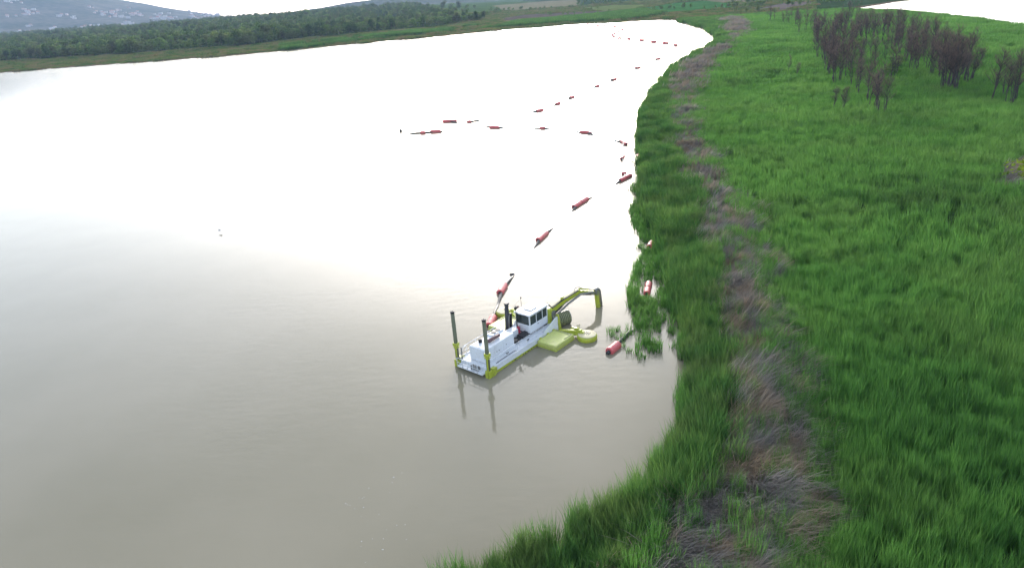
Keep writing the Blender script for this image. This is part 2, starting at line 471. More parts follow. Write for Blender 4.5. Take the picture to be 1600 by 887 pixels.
def scatter(name, P, scale, rotz, idx, tint, coll, label, cat, tilt=None, zoff=0.0, flatten=None):
    n = len(P)
    me = bpy.data.meshes.new(name)
    z = ground_z(P) + zoff if np.ndim(zoff) == 0 else zoff
    co = np.column_stack([P, z])
    me.vertices.add(n); me.vertices.foreach_set('co', co.ravel())
    def at(nm, ty, arr, key='value'):
        a = me.attributes.new(nm, ty, 'POINT'); a.data.foreach_set(key, np.ascontiguousarray(arr).ravel())
    rot = np.zeros((n, 3), np.float32); rot[:, 2] = rotz
    if tilt is not None: rot[:, :2] = tilt
    at('rot', 'FLOAT_VECTOR', rot, 'vector')
    sv = np.repeat(np.asarray(scale, np.float32)[:, None], 3, 1)
    if flatten is not None: sv[:, 2] *= flatten
    at('scl', 'FLOAT_VECTOR', sv, 'vector')
    at('vi', 'INT', idx.astype(np.int32)); at('tint', 'FLOAT', tint.astype(np.float32))
    o = link(bpy.data.objects.new(name, me))
    ng = bpy.data.node_groups.new(name + '_scatter', 'GeometryNodeTree')
    ng.interface.new_socket('Geometry', in_out='INPUT', socket_type='NodeSocketGeometry')
    ng.interface.new_socket('Geometry', in_out='OUTPUT', socket_type='NodeSocketGeometry')
    gi = ng.nodes.new('NodeGroupInput'); go = ng.nodes.new('NodeGroupOutput')
    ip = ng.nodes.new('GeometryNodeInstanceOnPoints'); ci = ng.nodes.new('GeometryNodeCollectionInfo')
    ci.inputs['Collection'].default_value = coll
    ci.inputs['Separate Children'].default_value = True; ci.inputs['Reset Children'].default_value = True
    ip.inputs['Pick Instance'].default_value = True
    def na(nm, ty):
        x = ng.nodes.new('GeometryNodeInputNamedAttribute'); x.data_type = ty; x.inputs['Name'].default_value = nm
        return x.outputs['Attribute']
    L = ng.links
    L.new(gi.outputs[0], ip.inputs['Points']); L.new(ci.outputs[0], ip.inputs['Instance'])
    L.new(na('vi', 'INT'), ip.inputs['Instance Index'])
    e = ng.nodes.new('FunctionNodeEulerToRotation'); L.new(na('rot', 'FLOAT_VECTOR'), e.inputs[0]); L.new(e.outputs[0], ip.inputs['Rotation'])
    L.new(na('scl', 'FLOAT_VECTOR'), ip.inputs['Scale'])
    L.new(ip.outputs[0], go.inputs[0])
    md = o.modifiers.new('scatter', 'NODES'); md.node_group = ng
    tag(o, label, cat, kind='stuff')
    return o

def polar_pts(r0, r1, area, az0=-42, az1=46):
    """points with about one per `area` square metres, in the ring r0..r1 of the view"""
    a0, a1 = math.radians(az0), math.radians(az1)
    n = int((r1 * r1 - r0 * r0) / 2 * (a1 - a0) / area)
    r = np.sqrt(rng.uniform(r0 * r0, r1 * r1, n)); a = rng.uniform(a0, a1, n)
    return np.stack([r * np.sin(a), r * np.cos(a)], 1)

def in_view(P, z=1.0, mx=60, my=90):
    d = np.column_stack([P, np.full(len(P), z)]) - cP
    w = d @ cF
    x = 800 + PX_F * (d @ cR) / w; y = 443.5 - PX_F * (d @ cU) / w
    return (w > 1) & (x > -mx) & (x < 1600 + mx) & (y < 887 + my) & (y > -60)

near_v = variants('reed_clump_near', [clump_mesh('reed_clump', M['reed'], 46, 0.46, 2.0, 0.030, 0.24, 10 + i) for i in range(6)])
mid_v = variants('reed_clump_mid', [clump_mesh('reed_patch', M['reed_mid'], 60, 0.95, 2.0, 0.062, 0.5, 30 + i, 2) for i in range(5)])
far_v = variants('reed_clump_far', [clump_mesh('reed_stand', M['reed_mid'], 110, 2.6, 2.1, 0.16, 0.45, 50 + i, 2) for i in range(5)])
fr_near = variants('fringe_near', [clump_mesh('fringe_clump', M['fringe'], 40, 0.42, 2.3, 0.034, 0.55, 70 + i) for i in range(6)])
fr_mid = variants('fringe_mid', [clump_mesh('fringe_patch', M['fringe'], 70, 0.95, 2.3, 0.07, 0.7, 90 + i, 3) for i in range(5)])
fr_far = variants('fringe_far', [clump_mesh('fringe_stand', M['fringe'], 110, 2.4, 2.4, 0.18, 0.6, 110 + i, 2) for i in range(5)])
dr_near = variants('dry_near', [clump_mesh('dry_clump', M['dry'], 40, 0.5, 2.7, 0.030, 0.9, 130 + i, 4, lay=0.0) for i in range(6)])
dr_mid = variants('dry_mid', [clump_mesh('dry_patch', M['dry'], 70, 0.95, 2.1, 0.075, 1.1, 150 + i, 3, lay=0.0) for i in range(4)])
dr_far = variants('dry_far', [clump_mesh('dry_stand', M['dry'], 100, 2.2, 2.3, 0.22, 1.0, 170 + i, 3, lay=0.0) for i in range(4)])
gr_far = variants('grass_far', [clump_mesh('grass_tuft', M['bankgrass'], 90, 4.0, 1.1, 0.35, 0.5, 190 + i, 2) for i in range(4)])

def zone_masks(P):
    sd = land_sd(P)
    dry = inside(dry_poly, P)
    dl = dist_line(levee, P)
    # between shore and straw band = waterside fringe
    dsh = dist_line(shore[:36], P)
    return sd, dry, dl, dsh

fringe_poly = np.vstack([shore[1:29], dry_l[::-1]])
DRYSPOT = [(1545, 300), (1570, 268), (1600, 258), (1640, 260), (1640, 312), (1600, 308)]

def build_reeds():
    marsh, fringe, dry = {}, {}, {}
    bands = [('near', 20, 105, 0.20), ('mid', 62, 240, 1.0), ('far', 215, 660, 6.0)]
    for nm, r0, r1, ar in bands:
        P = polar_pts(r0, r1, ar, -12, 46)
        P = P[in_view(P)]
        rr = np.hypot(P[:, 0], P[:, 1]); u = rng.uniform(size=len(P))
        if nm == 'near': P = P[u > smooth(62, 105, rr)]
        if nm == 'mid': P = P[(u < smooth(62, 105, rr)) & (u > smooth(215, 240, rr) - 0.01)]
        if nm == 'far': P = P[u < smooth(215, 240, rr)]
        sd, isdry, dl, dsh = zone_masks(P)
        ragged = (vnoise(P, 3.0, 11) - 0.5) * 2.4
        wd = np.minimum(dist_line(dry_l, P), dist_line(dry_r, P))
        sdry = np.where(isdry, wd, -wd) + ragged * 1.2 - 0.1 + 0.006 * np.hypot(P[:, 0], P[:, 1])        # >0 inside the straw band, ragged edge
        infr = inside(fringe_poly, P) | ((dsh < 5) & (sd > 0))
        land = sd > -0.4 + (vnoise(P, 2.0, 21) - 0.5) * 1.6
        spot = inside(G2(DRYSPOT), P)
        sdry = np.where(dsh < 3.0 + 0.006 * np.hypot(P[:, 0], P[:, 1]), -9.0, sdry)
        d_m = land & ((sdry > 0) | spot)
        mix = rng.uniform(size=len(P)) + (0.10 if nm == 'far' else 0.05 if nm == 'mid' else 0.0)
        # some green pushes through the straw, some straw lies in the green beside it
        f_m = land & infr & ((sdry <= 0) | (mix < 0.30))
        m_m = land & ~infr & ~spot & ((sdry <= 0) | (mix < 0.2))
        d_m = d_m & ((mix > 0.26) | (sdry > 4)) | (land & (sdry > -2.2) & (sdry <= 0) & (mix > 0.72))
        marsh[nm], fringe[nm], dry[nm] = P[m_m], P[f_m], P[d_m]
    for nm, v in (('near', near_v), ('mid', mid_v), ('far', far_v)):
        P = marsh[nm]; n = len(P)
        r = np.hypot(P[:, 0], P[:, 1])
        sc_ = (0.86 + 0.16 * vnoise(P, 6.5, 2) + 0.2 * vnoise(P, 22, 4)) * rng.uniform(0.82, 1.18, n)
        thin = rng.uniform(size=n) < 0.45 + 0.7 * vnoise(P, 1.5, 6)
        P, sc_, n = P[thin], sc_[thin], int(thin.sum())
        tint = np.clip(rng.uniform(0, 1, n) * 0.8 + 0.5 * (vnoise(P, 18, 9) - 0.4), 0, 1)
        scatter({'near': 'marsh_reeds', 'mid': 'marsh_reeds', 'far': 'marsh_reeds'}[nm], P, sc_, rng.uniform(-0.5, 0.5, n) + rng.integers(0, 2, n) * 0.9,
                rng.integers(0, len(v.objects), n), tint, v,
                {'near': 'tall bright green reeds of the open marsh right of the straw band, foreground', 'mid': 'green reeds covering the middle of the marsh around the bare trees',
                 'far': 'hazy green reeds at the far end of the marsh by the second pond'}[nm], 'reeds', tilt=rng.normal(0, 0.04, (n, 2)))
    for nm, v in (('near', fr_near), ('mid', fr_mid), ('far', fr_far)):
        P = fringe[nm]; n = len(P)
        sc_ = (0.74 + 0.5 * vnoise(P, 5.0, 12)) * rng.uniform(0.85, 1.15, n)
        sd = land_sd(P)
        tint = np.clip(rng.uniform(0, 1, n) * 0.6 + 0.9 * (vnoise(P, 6, 19) - 0.3), 0, 1)
        scatter('shore_reeds', P, sc_, rng.uniform(0, 6.28, n), rng.integers(0, len(v.objects), n), tint, v,
                {'near': 'dense green reed fringe on the near lake bank', 'mid': 'green reed fringe along the lake bank beyond the dredger',
                 'far': 'distant green reed fringe where the lake bank curves round'}[nm], 'reeds', tilt=rng.normal(0, 0.08, (n, 2)))
    for nm, v in (('near', dr_near), ('mid', dr_mid), ('far', dr_far)):
        P = dry[nm]; n = len(P)
        # straw is laid over roughly away from the water, swirling in patches
        ang = -0.85 + 2.0 * (vnoise(P, 7, 31) - 0.5) * 0.85 + rng.normal(0, 0.22, n)
        sc_ = (0.7 + 0.5 * vnoise(P, 4, 33)) * rng.uniform(0.8, 1.2, n) * {'near': 1.0, 'mid': 1.1, 'far': 1.3}[nm]
        tint = np.clip(rng.uniform(0, 1, n) * 0.6 + 0.8 * (vnoise(P, 5, 35) - 0.25), 0, 1)
        scatter('dry_reeds', P, sc_, ang, rng.integers(0, len(v.objects), n), tint, v,
                {'near': 'matted grey and straw coloured dead reeds on the near bank crest', 'mid': 'band of bent dead reeds along the middle of the bank',
                 'far': 'pale dead reed band where the bank curves round the lake end'}[nm], 'dead reeds', flatten=0.75 + 0.35 * vnoise(P, 6, 37))
    # plants standing in the water beside the bank
    PL = [([(982, 318), (1002, 322), (1012, 350), (1000, 372), (986, 350)], 0.5), ([(1000, 360), (1036, 362), (1040, 420), (1040, 500), (1028, 512), (1004, 490), (985, 480), (984, 440), (998, 405)], 0.75),
          ([(982, 450), (1024, 450), (1030, 512), (1000, 516), (984, 490)], 0.6), ([(968, 514), (1030, 506), (1032, 552), (1000, 564), (972, 548)], 0.42), ([(950, 518), (966, 514), (970, 534), (954, 536)], 0.3),
          ([(1040, 480), (1062, 500), (1066, 560), (1054, 560), (1046, 520)], 0.25)]
    Q = []
    for poly, dens in PL:
        g = G2(poly); lo, hi = g.min(0), g.max(0)
        n = int((hi - lo).prod() / 0.11 * dens)
        q = rng.uniform(lo, hi, (n, 2)); q = q[inside(g, q)]
        q = q[rng.uniform(size=len(q)) < 0.15 + 1.2 * vnoise(q, 1.3, 41)]
        Q.append(q)
    Q = np.vstack(Q)
    for x, y, rad in [(1017, 384, 1.3), (1012, 447, 1.2), (1011, 458, 1.2), (959, 546, 1.3)]:
        c = gp(x, y)[:2] + np.array([0, -0.7])
        Q = Q[np.hypot(Q[:, 0] - c[0], Q[:, 1] - c[1]) > rad]
    n = len(Q)
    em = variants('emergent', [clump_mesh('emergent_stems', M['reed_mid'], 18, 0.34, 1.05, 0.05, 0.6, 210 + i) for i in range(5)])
    scatter('water_plants', Q, rng.uniform(0.6, 1.3, n), rng.uniform(0, 6.28, n), rng.integers(0, 5, n), rng.uniform(0.3, 1, n), em,
            'sparse green plants standing in the shallow water beside the bank', 'water plants', zoff=np.full(n, -0.1))
    # meadow strip along the far shore and low growth between fields
    P = polar_pts(480, 1500, 26, -42, 24)
    P = P[in_view(P)]
    sd = land_sd(P)
    k = (sd > 1) & ~inside(wood_poly, P) & ~inside(fringe_poly, P) & (P[:, 1] > 480)
    for poly, c in FIELDS: k &= ~inside(G2(poly), P)
    P = P[k]; n = len(P)
    scatter('shore_grass', P, rng.uniform(0.6, 1.2, n) * (0.7 + 0.9 * (vnoise(P, 25, 53) > 0.62)), rng.uniform(0, 6.28, n), rng.integers(0, 4, n), rng.uniform(0, 1, n), gr_far,
            'low meadow grass along the far lake shore', 'grass')
    # dark reed belts along the far end of the lake
    P = polar_pts(520, 1000, 9, -20, 22); P = P[in_view(P)]
    belt = G2([(780, 44), (860, 38), (960, 33), (1010, 28), (1025, 26), (1040, 21), (1000, 17), (930, 24), (880, 29), (800, 36)])
    belt2 = G2([(440, 80), (520, 71), (560, 66), (640, 57), (700, 51), (780, 44), (780, 38), (700, 45), (620, 53), (540, 62), (440, 73)])
    k = (inside(belt, P) | (inside(belt2, P) & (vnoise(P, 30, 55) > 0.5))) & (land_sd(P) > 0.5)
    P = P[k]; n = len(P)
    scatter('shore_reeds', P, rng.uniform(0.9, 1.5, n), rng.uniform(0, 6.28, n), rng.integers(0, 5, n), rng.uniform(0, 0.6, n), fr_far,
            'dark green reed belt along the far end of the lake', 'reeds')
build_reeds()
# ------------------------------------------------------------------ hills
def ray(x, y):
    d = cF + (x - 800) / PX_F * cR - (y - 443.5) / PX_F * cU
    return d / np.linalg.norm(d)

def hill_z(P):
    """a mountain rising to the left, beyond the wood"""
    az = np.degrees(np.arctan2(P[:, 0], P[:, 1])); r = np.hypot(P[:, 0], P[:, 1])
    crest = np.interp(az, [-75, -60, -50, -42, -36, -32, -28, -25.5, -23.5, -21.6, -20.4, -19.0], [620, 600, 560, 500, 420, 340, 245, 165, 112, 66, 40, 0])
    up = smooth(4200, 6600, r) * (1 - 0.35 * smooth(6600, 9000, r))
    bump = (vnoise(P, 900, 61) - 0.5) * 0.16 + (vnoise(P, 350, 62) - 0.5) * 0.09 + (vnoise(P, 120, 63) - 0.5) * 0.03
    return crest * np.clip(up * (1 + bump * 1.6), 0, None)

def grid_mesh(name, az, rr, zf, mat):
    A, Rr = np.meshgrid(az, rr)
    P = np.stack([np.sin(A).ravel() * Rr.ravel(), np.cos(A).ravel() * Rr.ravel()], 1)
    z = zf(P); na, nr = len(az), len(rr)
    i = np.arange(nr - 1)[:, None]; k = np.arange(na - 1)[None, :]
    F = np.stack([i * na + k, i * na + k + 1, (i + 1) * na + k + 1, (i + 1) * na + k], -1).reshape(-1, 4)[:, ::-1]
    me = bpy.data.meshes.new(name); me.from_pydata(np.column_stack([P, z]).tolist(), [], F.tolist())
    me.polygons.foreach_set('use_smooth', np.ones(len(F), bool)); me.materials.append(mat)
    o = link(bpy.data.objects.new(name, me)); o['kind'] = 'structure'
    return o

def scrub_mat():
    mt, nt, out = new_mat('hillside_scrub')
    b = N(nt, 'ShaderNodeBsdfPrincipled'); b.inputs['Roughness'].default_value = 1.0; b.inputs['Specular IOR Level'].default_value = 0.0
    n1 = noise_node(nt, 0.004, 8); n2 = noise_node(nt, 0.03, 6)
    ad = N(nt, 'ShaderNodeMath', operation='ADD'); nt.links.new(n1.outputs[0], ad.inputs[0]); nt.links.new(n2.outputs[0], ad.inputs[1])
    r = ramp(nt, ad.outputs[0], [(0.35, (0.05, 0.075, 0.045)), (0.5, (0.10, 0.11, 0.075)), (0.65, (0.17, 0.155, 0.12))])
    r.color_ramp.elements[0].position = 0.8 / 2; 
    sc_ = N(nt, 'ShaderNodeMath', operation='MULTIPLY'); sc_.inputs[1].default_value = 0.5
    nt.links.new(ad.outputs[0], sc_.inputs[0]); nt.links.new(sc_.outputs[0], r.inputs[0])
    nt.links.new(r.outputs[0], b.inputs['Base Color']); nt.links.new(b.outputs[0], out.inputs[0])
    return mt
M['scrub'] = scrub_mat()
grid_mesh('hill', np.radians(np.arange(-75, -18.5, 0.22)), np.arange(4100, 9100, 60.0), lambda P: hill_z(P) + ground_z(P) - 4, M['scrub'])

def ridge_z(P):
    az = np.degrees(np.arctan2(P[:, 0], P[:, 1])); r = np.hypot(P[:, 0], P[:, 1])
    top = np.interp(az, [-19, -15, -11, -8, -5, -2, 1], [0, 16, 36, 46, 44, 30, 0])
    return top * smooth(3300, 3900, r) * (1 - smooth(4300, 5200, r)) * (0.85 + 0.3 * vnoise(P, 260, 66)) + ground_z(P) - 3
grid_mesh('low_ridge', np.radians(np.arange(-19.5, 1.5, 0.25)), np.arange(3200, 5300, 70.0), ridge_z, M['scrub'])

# ------------------------------------------------------------------ houses on the hillside
def house_mesh(name, w, d, h, roof, wallm, roofm):
    b = MB(); b.box(-w / 2, w / 2, -d / 2, d / 2, -4, h)
    b.cur = 1
    if roof > 0.6:
        b.prism([(-d / 2 - 0.5, h), (d / 2 + 0.5, h), (0, h + roof)], 'x', -w / 2 - 0.5, w / 2 + 0.5)
    else:
        b.box(-w / 2 - 0.3, w / 2 + 0.3, -d / 2 - 0.3, d / 2 + 0.3, h, h + 0.5)
    b.cur = 2
    ns = max(1, int(h / 3.1))
    for k in range(ns):
        z = 1.0 + k * 3.1
        for j in range(int(w / 3.2)):
            x = -w / 2 + 1.6 + j * 3.2
            b.box(x - 0.6, x + 0.6, -d / 2 - 0.06, -d / 2 + 0.1, z, z + 1.5)
    return b.mesh(name, [wallm, roofm, M['darkglass']])

M['darkglass'] = paint('far_window_glass', (0.05, 0.06, 0.07), (0.03, 0.03, 0.03), 0.2, 0.25)
walls = [paint('house_white_wall', (0.52, 0.51, 0.50), (0.38, 0.36, 0.34), 0.3, 0.9, 0.2), paint('house_cream_wall', (0.46, 0.43, 0.38), (0.36, 0.33, 0.3), 0.3, 0.9, 0.2),
         paint('house_pink_wall', (0.66, 0.52, 0.46), (0.5, 0.4, 0.35), 0.3, 0.9, 0.2)]
roofs = [paint('house_tile_roof', (0.36, 0.17, 0.11), (0.2, 0.12, 0.09), 0.5, 0.9, 0.4), paint('house_grey_roof', (0.38, 0.37, 0.36), (0.26, 0.26, 0.26), 0.4, 0.9, 0.4)]
house_kinds = [('white house with a tiled gable roof on the hazy hillside above the wood', house_mesh('house', 13, 10, 7, 3.2, walls[0], roofs[0])),
               ('flat roofed white house on the hazy hillside above the wood', house_mesh('house', 16, 11, 7, 0, walls[0], roofs[1])),
               ('cream house with a tiled gable roof on the hazy hillside', house_mesh('house', 12, 9, 6.5, 3, walls[1], roofs[0])),
               ('long white apartment block on the hazy hillside', house_mesh('apartment_block', 28, 13, 12.5, 0, walls[0], roofs[1])),
               ('pinkish house with a grey roof on the hazy hillside', house_mesh('house', 13, 11, 7, 2.5, walls[2], roofs[1]))]

def hill_hit(x, y):
    d = ray(x, y)
    t = np.arange(4150, 8800, 12.0)
    P = cP[None, :] + t[:, None] * d[None, :]
    z = hill_z(P[:, :2]) + ground_z(P[:, :2]) - 4
    k = np.nonzero(P[:, 2] < z)[0]
    return P[k[0]] if len(k) else None

def build_houses():
    r = np.random.default_rng(5)
    # clusters seen on the slope: centre x, y, spread x, y, how many
    cl = [(24, 4, 14, 4, 9), (46, 20, 12, 5, 13), (20, 26, 14, 3, 5), (98, 23, 6, 3, 3), (116, 29, 6, 2, 3), (82, 46, 8, 1.5, 4), (42, 42, 4, 2, 2), (35, 51, 12, 1.5, 4),
          (135, 43, 10, 1.5, 5), (160, 21, 12, 5, 10), (178, 24, 10, 6, 10), (190, 18, 8, 4, 5), (215, 24, 16, 5, 14), (240, 26, 14, 4, 8), (262, 27, 12, 3, 8), (205, 37, 14, 2, 5),
          (236, 37, 6, 1.5, 3), (255, 31, 10, 2, 4), (300, 14, 14, 5, 14), (312, 20, 14, 5, 16), (306, 27, 10, 3, 8), (330, 24, 12, 4, 12), (345, 20, 14, 4, 10), (374, 15, 12, 3, 10), (392, 18, 10, 3, 7), (405, 19, 6, 2, 4),
          (352, 25, 12, 2, 6), (282, 5, 10, 3, 3), (140, 12, 6, 3, 2), (207, 14, 6, 2, 2)]
    n = 0
    for cx, cy, sx, sy, k in cl:
        for _ in range(k):
            P = hill_hit(cx + r.normal(0, sx * 0.6), cy + r.normal(0, sy * 0.6))
            if P is None: continue
            j = r.choice(5, p=[0.34, 0.28, 0.18, 0.06, 0.14])
            put_house(j, P, r.uniform(0.85, 1.35), r)
            n += 1
    P = hill_hit(200, 39)
    if P is not None:
        o = put_house(3, P, 1.5, r); o['label'] = 'largest bright white building at the foot of the hill just above the wood'; del o['group']
    return n

def put_house(j, P, s, r):
    lab, me = house_kinds[j]
    o = bpy.data.objects.new(me.name.split('.')[0], me); link(o)
    p2 = np.array([P[:2]])
    o.location = (P[0], P[1], float(hill_z(p2)[0] + ground_z(p2)[0] - 4))
    o.rotation_euler = (0, 0, math.atan2(-P[0], P[1]) + r.normal(0, 0.5)); o.scale = (s, s, s)
    tag(o, lab, 'house' if j != 3 else 'building', 'houses scattered over the hillside')
    return o
build_houses()

# ------------------------------------------------------------------ leafy trees of the far wood
def leafy_parts(seed, h, w, n, leaf, mat, low=0.12):
    r = np.random.default_rng(seed)
    t = MB()
    top = h * 0.75
    t.tube([(0, 0, -0.5), (r.normal(0, 0.2), r.normal(0, 0.2), h * 0.35), (r.normal(0, 0.5), r.normal(0, 0.5), top)], [0.32, 0.24, 0.07], 6)
    lobes = []
    for k in range(11):
        a = r.uniform(0, 6.28); zz = r.uniform(low + 0.14, 0.84)
        q = w * 0.5 * r.uniform(0.15, 0.8) * (1 - max(0, zz - 0.55) * 1.6)
        lobes.append((q * math.cos(a), q * math.sin(a), zz * h, w * r.uniform(0.24, 0.36), h * r.uniform(0.11, 0.17)))
        t.tube([(0, 0, h * zz * 0.6), lobes[-1][:3]], [0.12, 0.03], 4)
    vs, fs, bl = [], [], []
    for i in range(n):
        lx, ly, lz, lr, lh = lobes[r.integers(len(lobes))]
        v = r.normal(size=3); v /= np.linalg.norm(v); q = r.uniform(0.55, 1.08)
        c = np.array([lx + v[0] * lr * q, ly + v[1] * lr * q, lz + v[2] * lh * q])
        a = r.normal(size=3); a /= np.linalg.norm(a); b = np.cross(a, r.normal(size=3)); b /= np.linalg.norm(b)
        s = leaf * r.uniform(0.5, 1.2); base = len(vs)
        for u, ww in ((-1, 0), (0, -0.7), (1, 0.1), (0.1, 0.7)): vs.append(tuple(c + a * u * s + b * ww * s))
        fs.append((base, base + 1, base + 2, base + 3)); bl += [r.uniform()] * 4
    me = bpy.data.meshes.new('crown'); me.from_pydata(vs, [], fs)
    at = me.attributes.new('blade', 'FLOAT', 'POINT'); at.data.foreach_set('value', np.array(bl, np.float32))
    me.materials.append(mat)
    return t.mesh('trunk', M['trunk']), me

leafy = [leafy_parts(300 + i, h, w, n, lf, M['crown_light'] if i in (0, 2, 4) else M['crown']) for i, (h, w, n, lf) in enumerate([(16, 11, 420, 0.95), (19, 9, 420, 0.95), (14, 12, 400, 0.95), (21, 12, 480, 1.0), (11, 9, 300, 0.8), (17, 7, 340, 0.8)])]
shrubby = leafy_parts(330, 3.2, 4.2, 500, 0.22, M['shrub'], 0.0)

TREE_LOOK = ['rounded light green tree', 'tall dark slender tree', 'broad spreading light green tree', 'big dark full crowned tree', 'short light green rounded tree', 'narrow dark upright tree']
def put_leafy(x, y, j, s, label, group, name='tree', parts=None, rz=None):
    tr, cr = parts or leafy[j]
    e = empty(name, (x, y, float(ground_z(np.array([[x, y]]))[0])), random.uniform(0, 6.28) if rz is None else rz)
    label = label or TREE_LOOK[j] + ' in the front row of the wood beyond the far shore'
    tag(e, label, 'tree', group)
    e.scale = (s * random.uniform(0.85, 1.2), s * random.uniform(0.85, 1.2), s * random.uniform(0.85, 1.15))
    for nm, me in (('trunk', tr), ('crown', cr)):
        link(bpy.data.objects.new(nm, me), e)
    return e

def build_wood():
    # front row: trees one can tell apart, along the meadow edge
    pts = wood_front
    seg = np.hypot(*np.diff(pts, axis=0).T); cum = np.concatenate([[0], np.cumsum(seg)])
    n = 170
    for k in range(n):
        s = cum[-1] * (k + random.uniform(-0.4, 0.4)) / n
        x = np.interp(s, cum, pts[:, 0]); y = np.interp(s, cum, pts[:, 1])
        q = random.choice([0, 0, 1, 2]) * random.uniform(6, 13) + random.uniform(0, 10)
        put_leafy(x - q * 0.3, y + q, random.choice([0, 0, 1, 2, 2, 4, 4, 5]), random.uniform(0.62, 1.0), None, 'front trees of the far wood')
    # the wood behind reads as one mass
    vmesh = []
    for tr, cr in leafy: vmesh.append(cr)
    v = variants('wood_crowns', vmesh)
    P = polar_pts(560, 3000, 210, -48, 2)
    P = P[inside(wood_poly, P)]
    P = P[vnoise(P, 90, 71) > 0.22]
    P = P[in_view(P, 15, 120)]
    r = np.hypot(P[:, 0], P[:, 1])
    n = len(P)
    scatter('far_wood', P, rng.uniform(0.75, 1.15, n) * (0.8 + 0.4 * vnoise(P, 140, 73)), rng.uniform(0, 6.28, n), rng.integers(0, len(leafy), n), np.clip(rng.uniform(0, 0.7, n) + 0.6 * (vnoise(P, 60, 75) - 0.4), 0, 1), v,
            'dense mixed green wood behind the front trees below the hill', 'wood')
    # single trees and thickets among the fields at the lake end
    spots = [(655, 27, 1.0, 3), (668, 25, 1.1, 3), (682, 24, 1.0, 0), (694, 22, 1.15, 3), (706, 21, 1.1, 0), (718, 21, 1.1, 3), (730, 20, 1.0, 2), (742, 19, 0.8, 2), (712, 30, 0.6, 4), (752, 28, 0.7, 4), (764, 26, 0.8, 2), (775, 24, 0.9, 2), (782, 22, 0.7, 4),
             (905, 8, 0.8, 2), (914, 7, 0.8, 0), (925, 7, 0.7, 2), (938, 8, 0.75, 0), (948, 6, 0.6, 4), (1010, 4, 0.7, 2), (1022, 3, 0.7, 4), (1036, 3, 0.7, 2), (1052, 2, 0.7, 0), (1145, 6, 0.6, 4), (1158, 5, 0.8, 2), (1168, 8, 0.7, 0), (1178, 6, 0.8, 2),
             (1188, 10, 0.6, 4), (1198, 4, 0.7, 0), (1150, 18, 0.45, 4), (1166, 20, 0.5, 4), (1184, 19, 0.5, 4), (1210, 22, 0.35, 4), (1198, 26, 0.3, 4), (835, 2, 0.7, 2), (855, 1, 0.7, 0)]
    for x, y, s, j in spots:
        P = gp(x, y)
        put_leafy(P[0], P[1], j, s, TREE_LOOK[j] + ' among the fields at the far end of the lake', 'field trees at the lake end')
    r2 = random.Random(21)
    hedge = []
    for (x0, y0), (x1, y1), n in [((770, 20), (905, 13), 16), ((905, 10), (1000, 8), 10), ((1000, 7), (1130, 2), 12), ((800, 3), (900, 0), 10), ((1130, 14), (1200, 9), 9), ((860, 26), (960, 20), 7), ((1010, 18), (1090, 13), 7), ((1230, 10), (1330, 4), 9)]:
        for k in range(n):
            t = (k + r2.uniform(-0.4, 0.4)) / n
            hedge.append((x0 + (x1 - x0) * t, y0 + (y1 - y0) * t))
    for x, y in hedge:
        P = gp(x, y); j = r2.choice([0, 2, 2, 4, 4])
        put_leafy(P[0], P[1], j, r2.uniform(0.35, 0.6), 'low hedge tree between the far fields: ' + TREE_LOOK[j], 'hedge trees between the far fields')
    for x, y, j, s_ in [(1392, 122, 2, 0.42), (1338, 86, 4, 0.5), (1344, 76, 4, 0.45), (1402, 112, 4, 0.4)]:
        P = gp(x, y)
        put_leafy(P[0], P[1], j, s_, 'dark green leafy bush growing between the bare trees', 'bushes in the grove', 'bush')['category'] = 'bush'
    for x, y, s in [(912, 16, 1.6), (924, 15, 1.7), (934, 15, 1.6), (1100, 16, 1.3), (1118, 14, 1.4)]:
        P = gp(x, y)
        put_leafy(P[0], P[1], 4, 0.28 * s, 'low rounded light green bush in the fields beyond the lake', 'field bushes', 'bush')['category'] = 'bush'
    P = gp(1612, 292)
    e = put_leafy(P[0], P[1], 0, 1.6, 'yellow green leafy shrub rising from the dry patch in the marsh', None, 'shrub', shrubby); e['category'] = 'shrub'
build_wood()

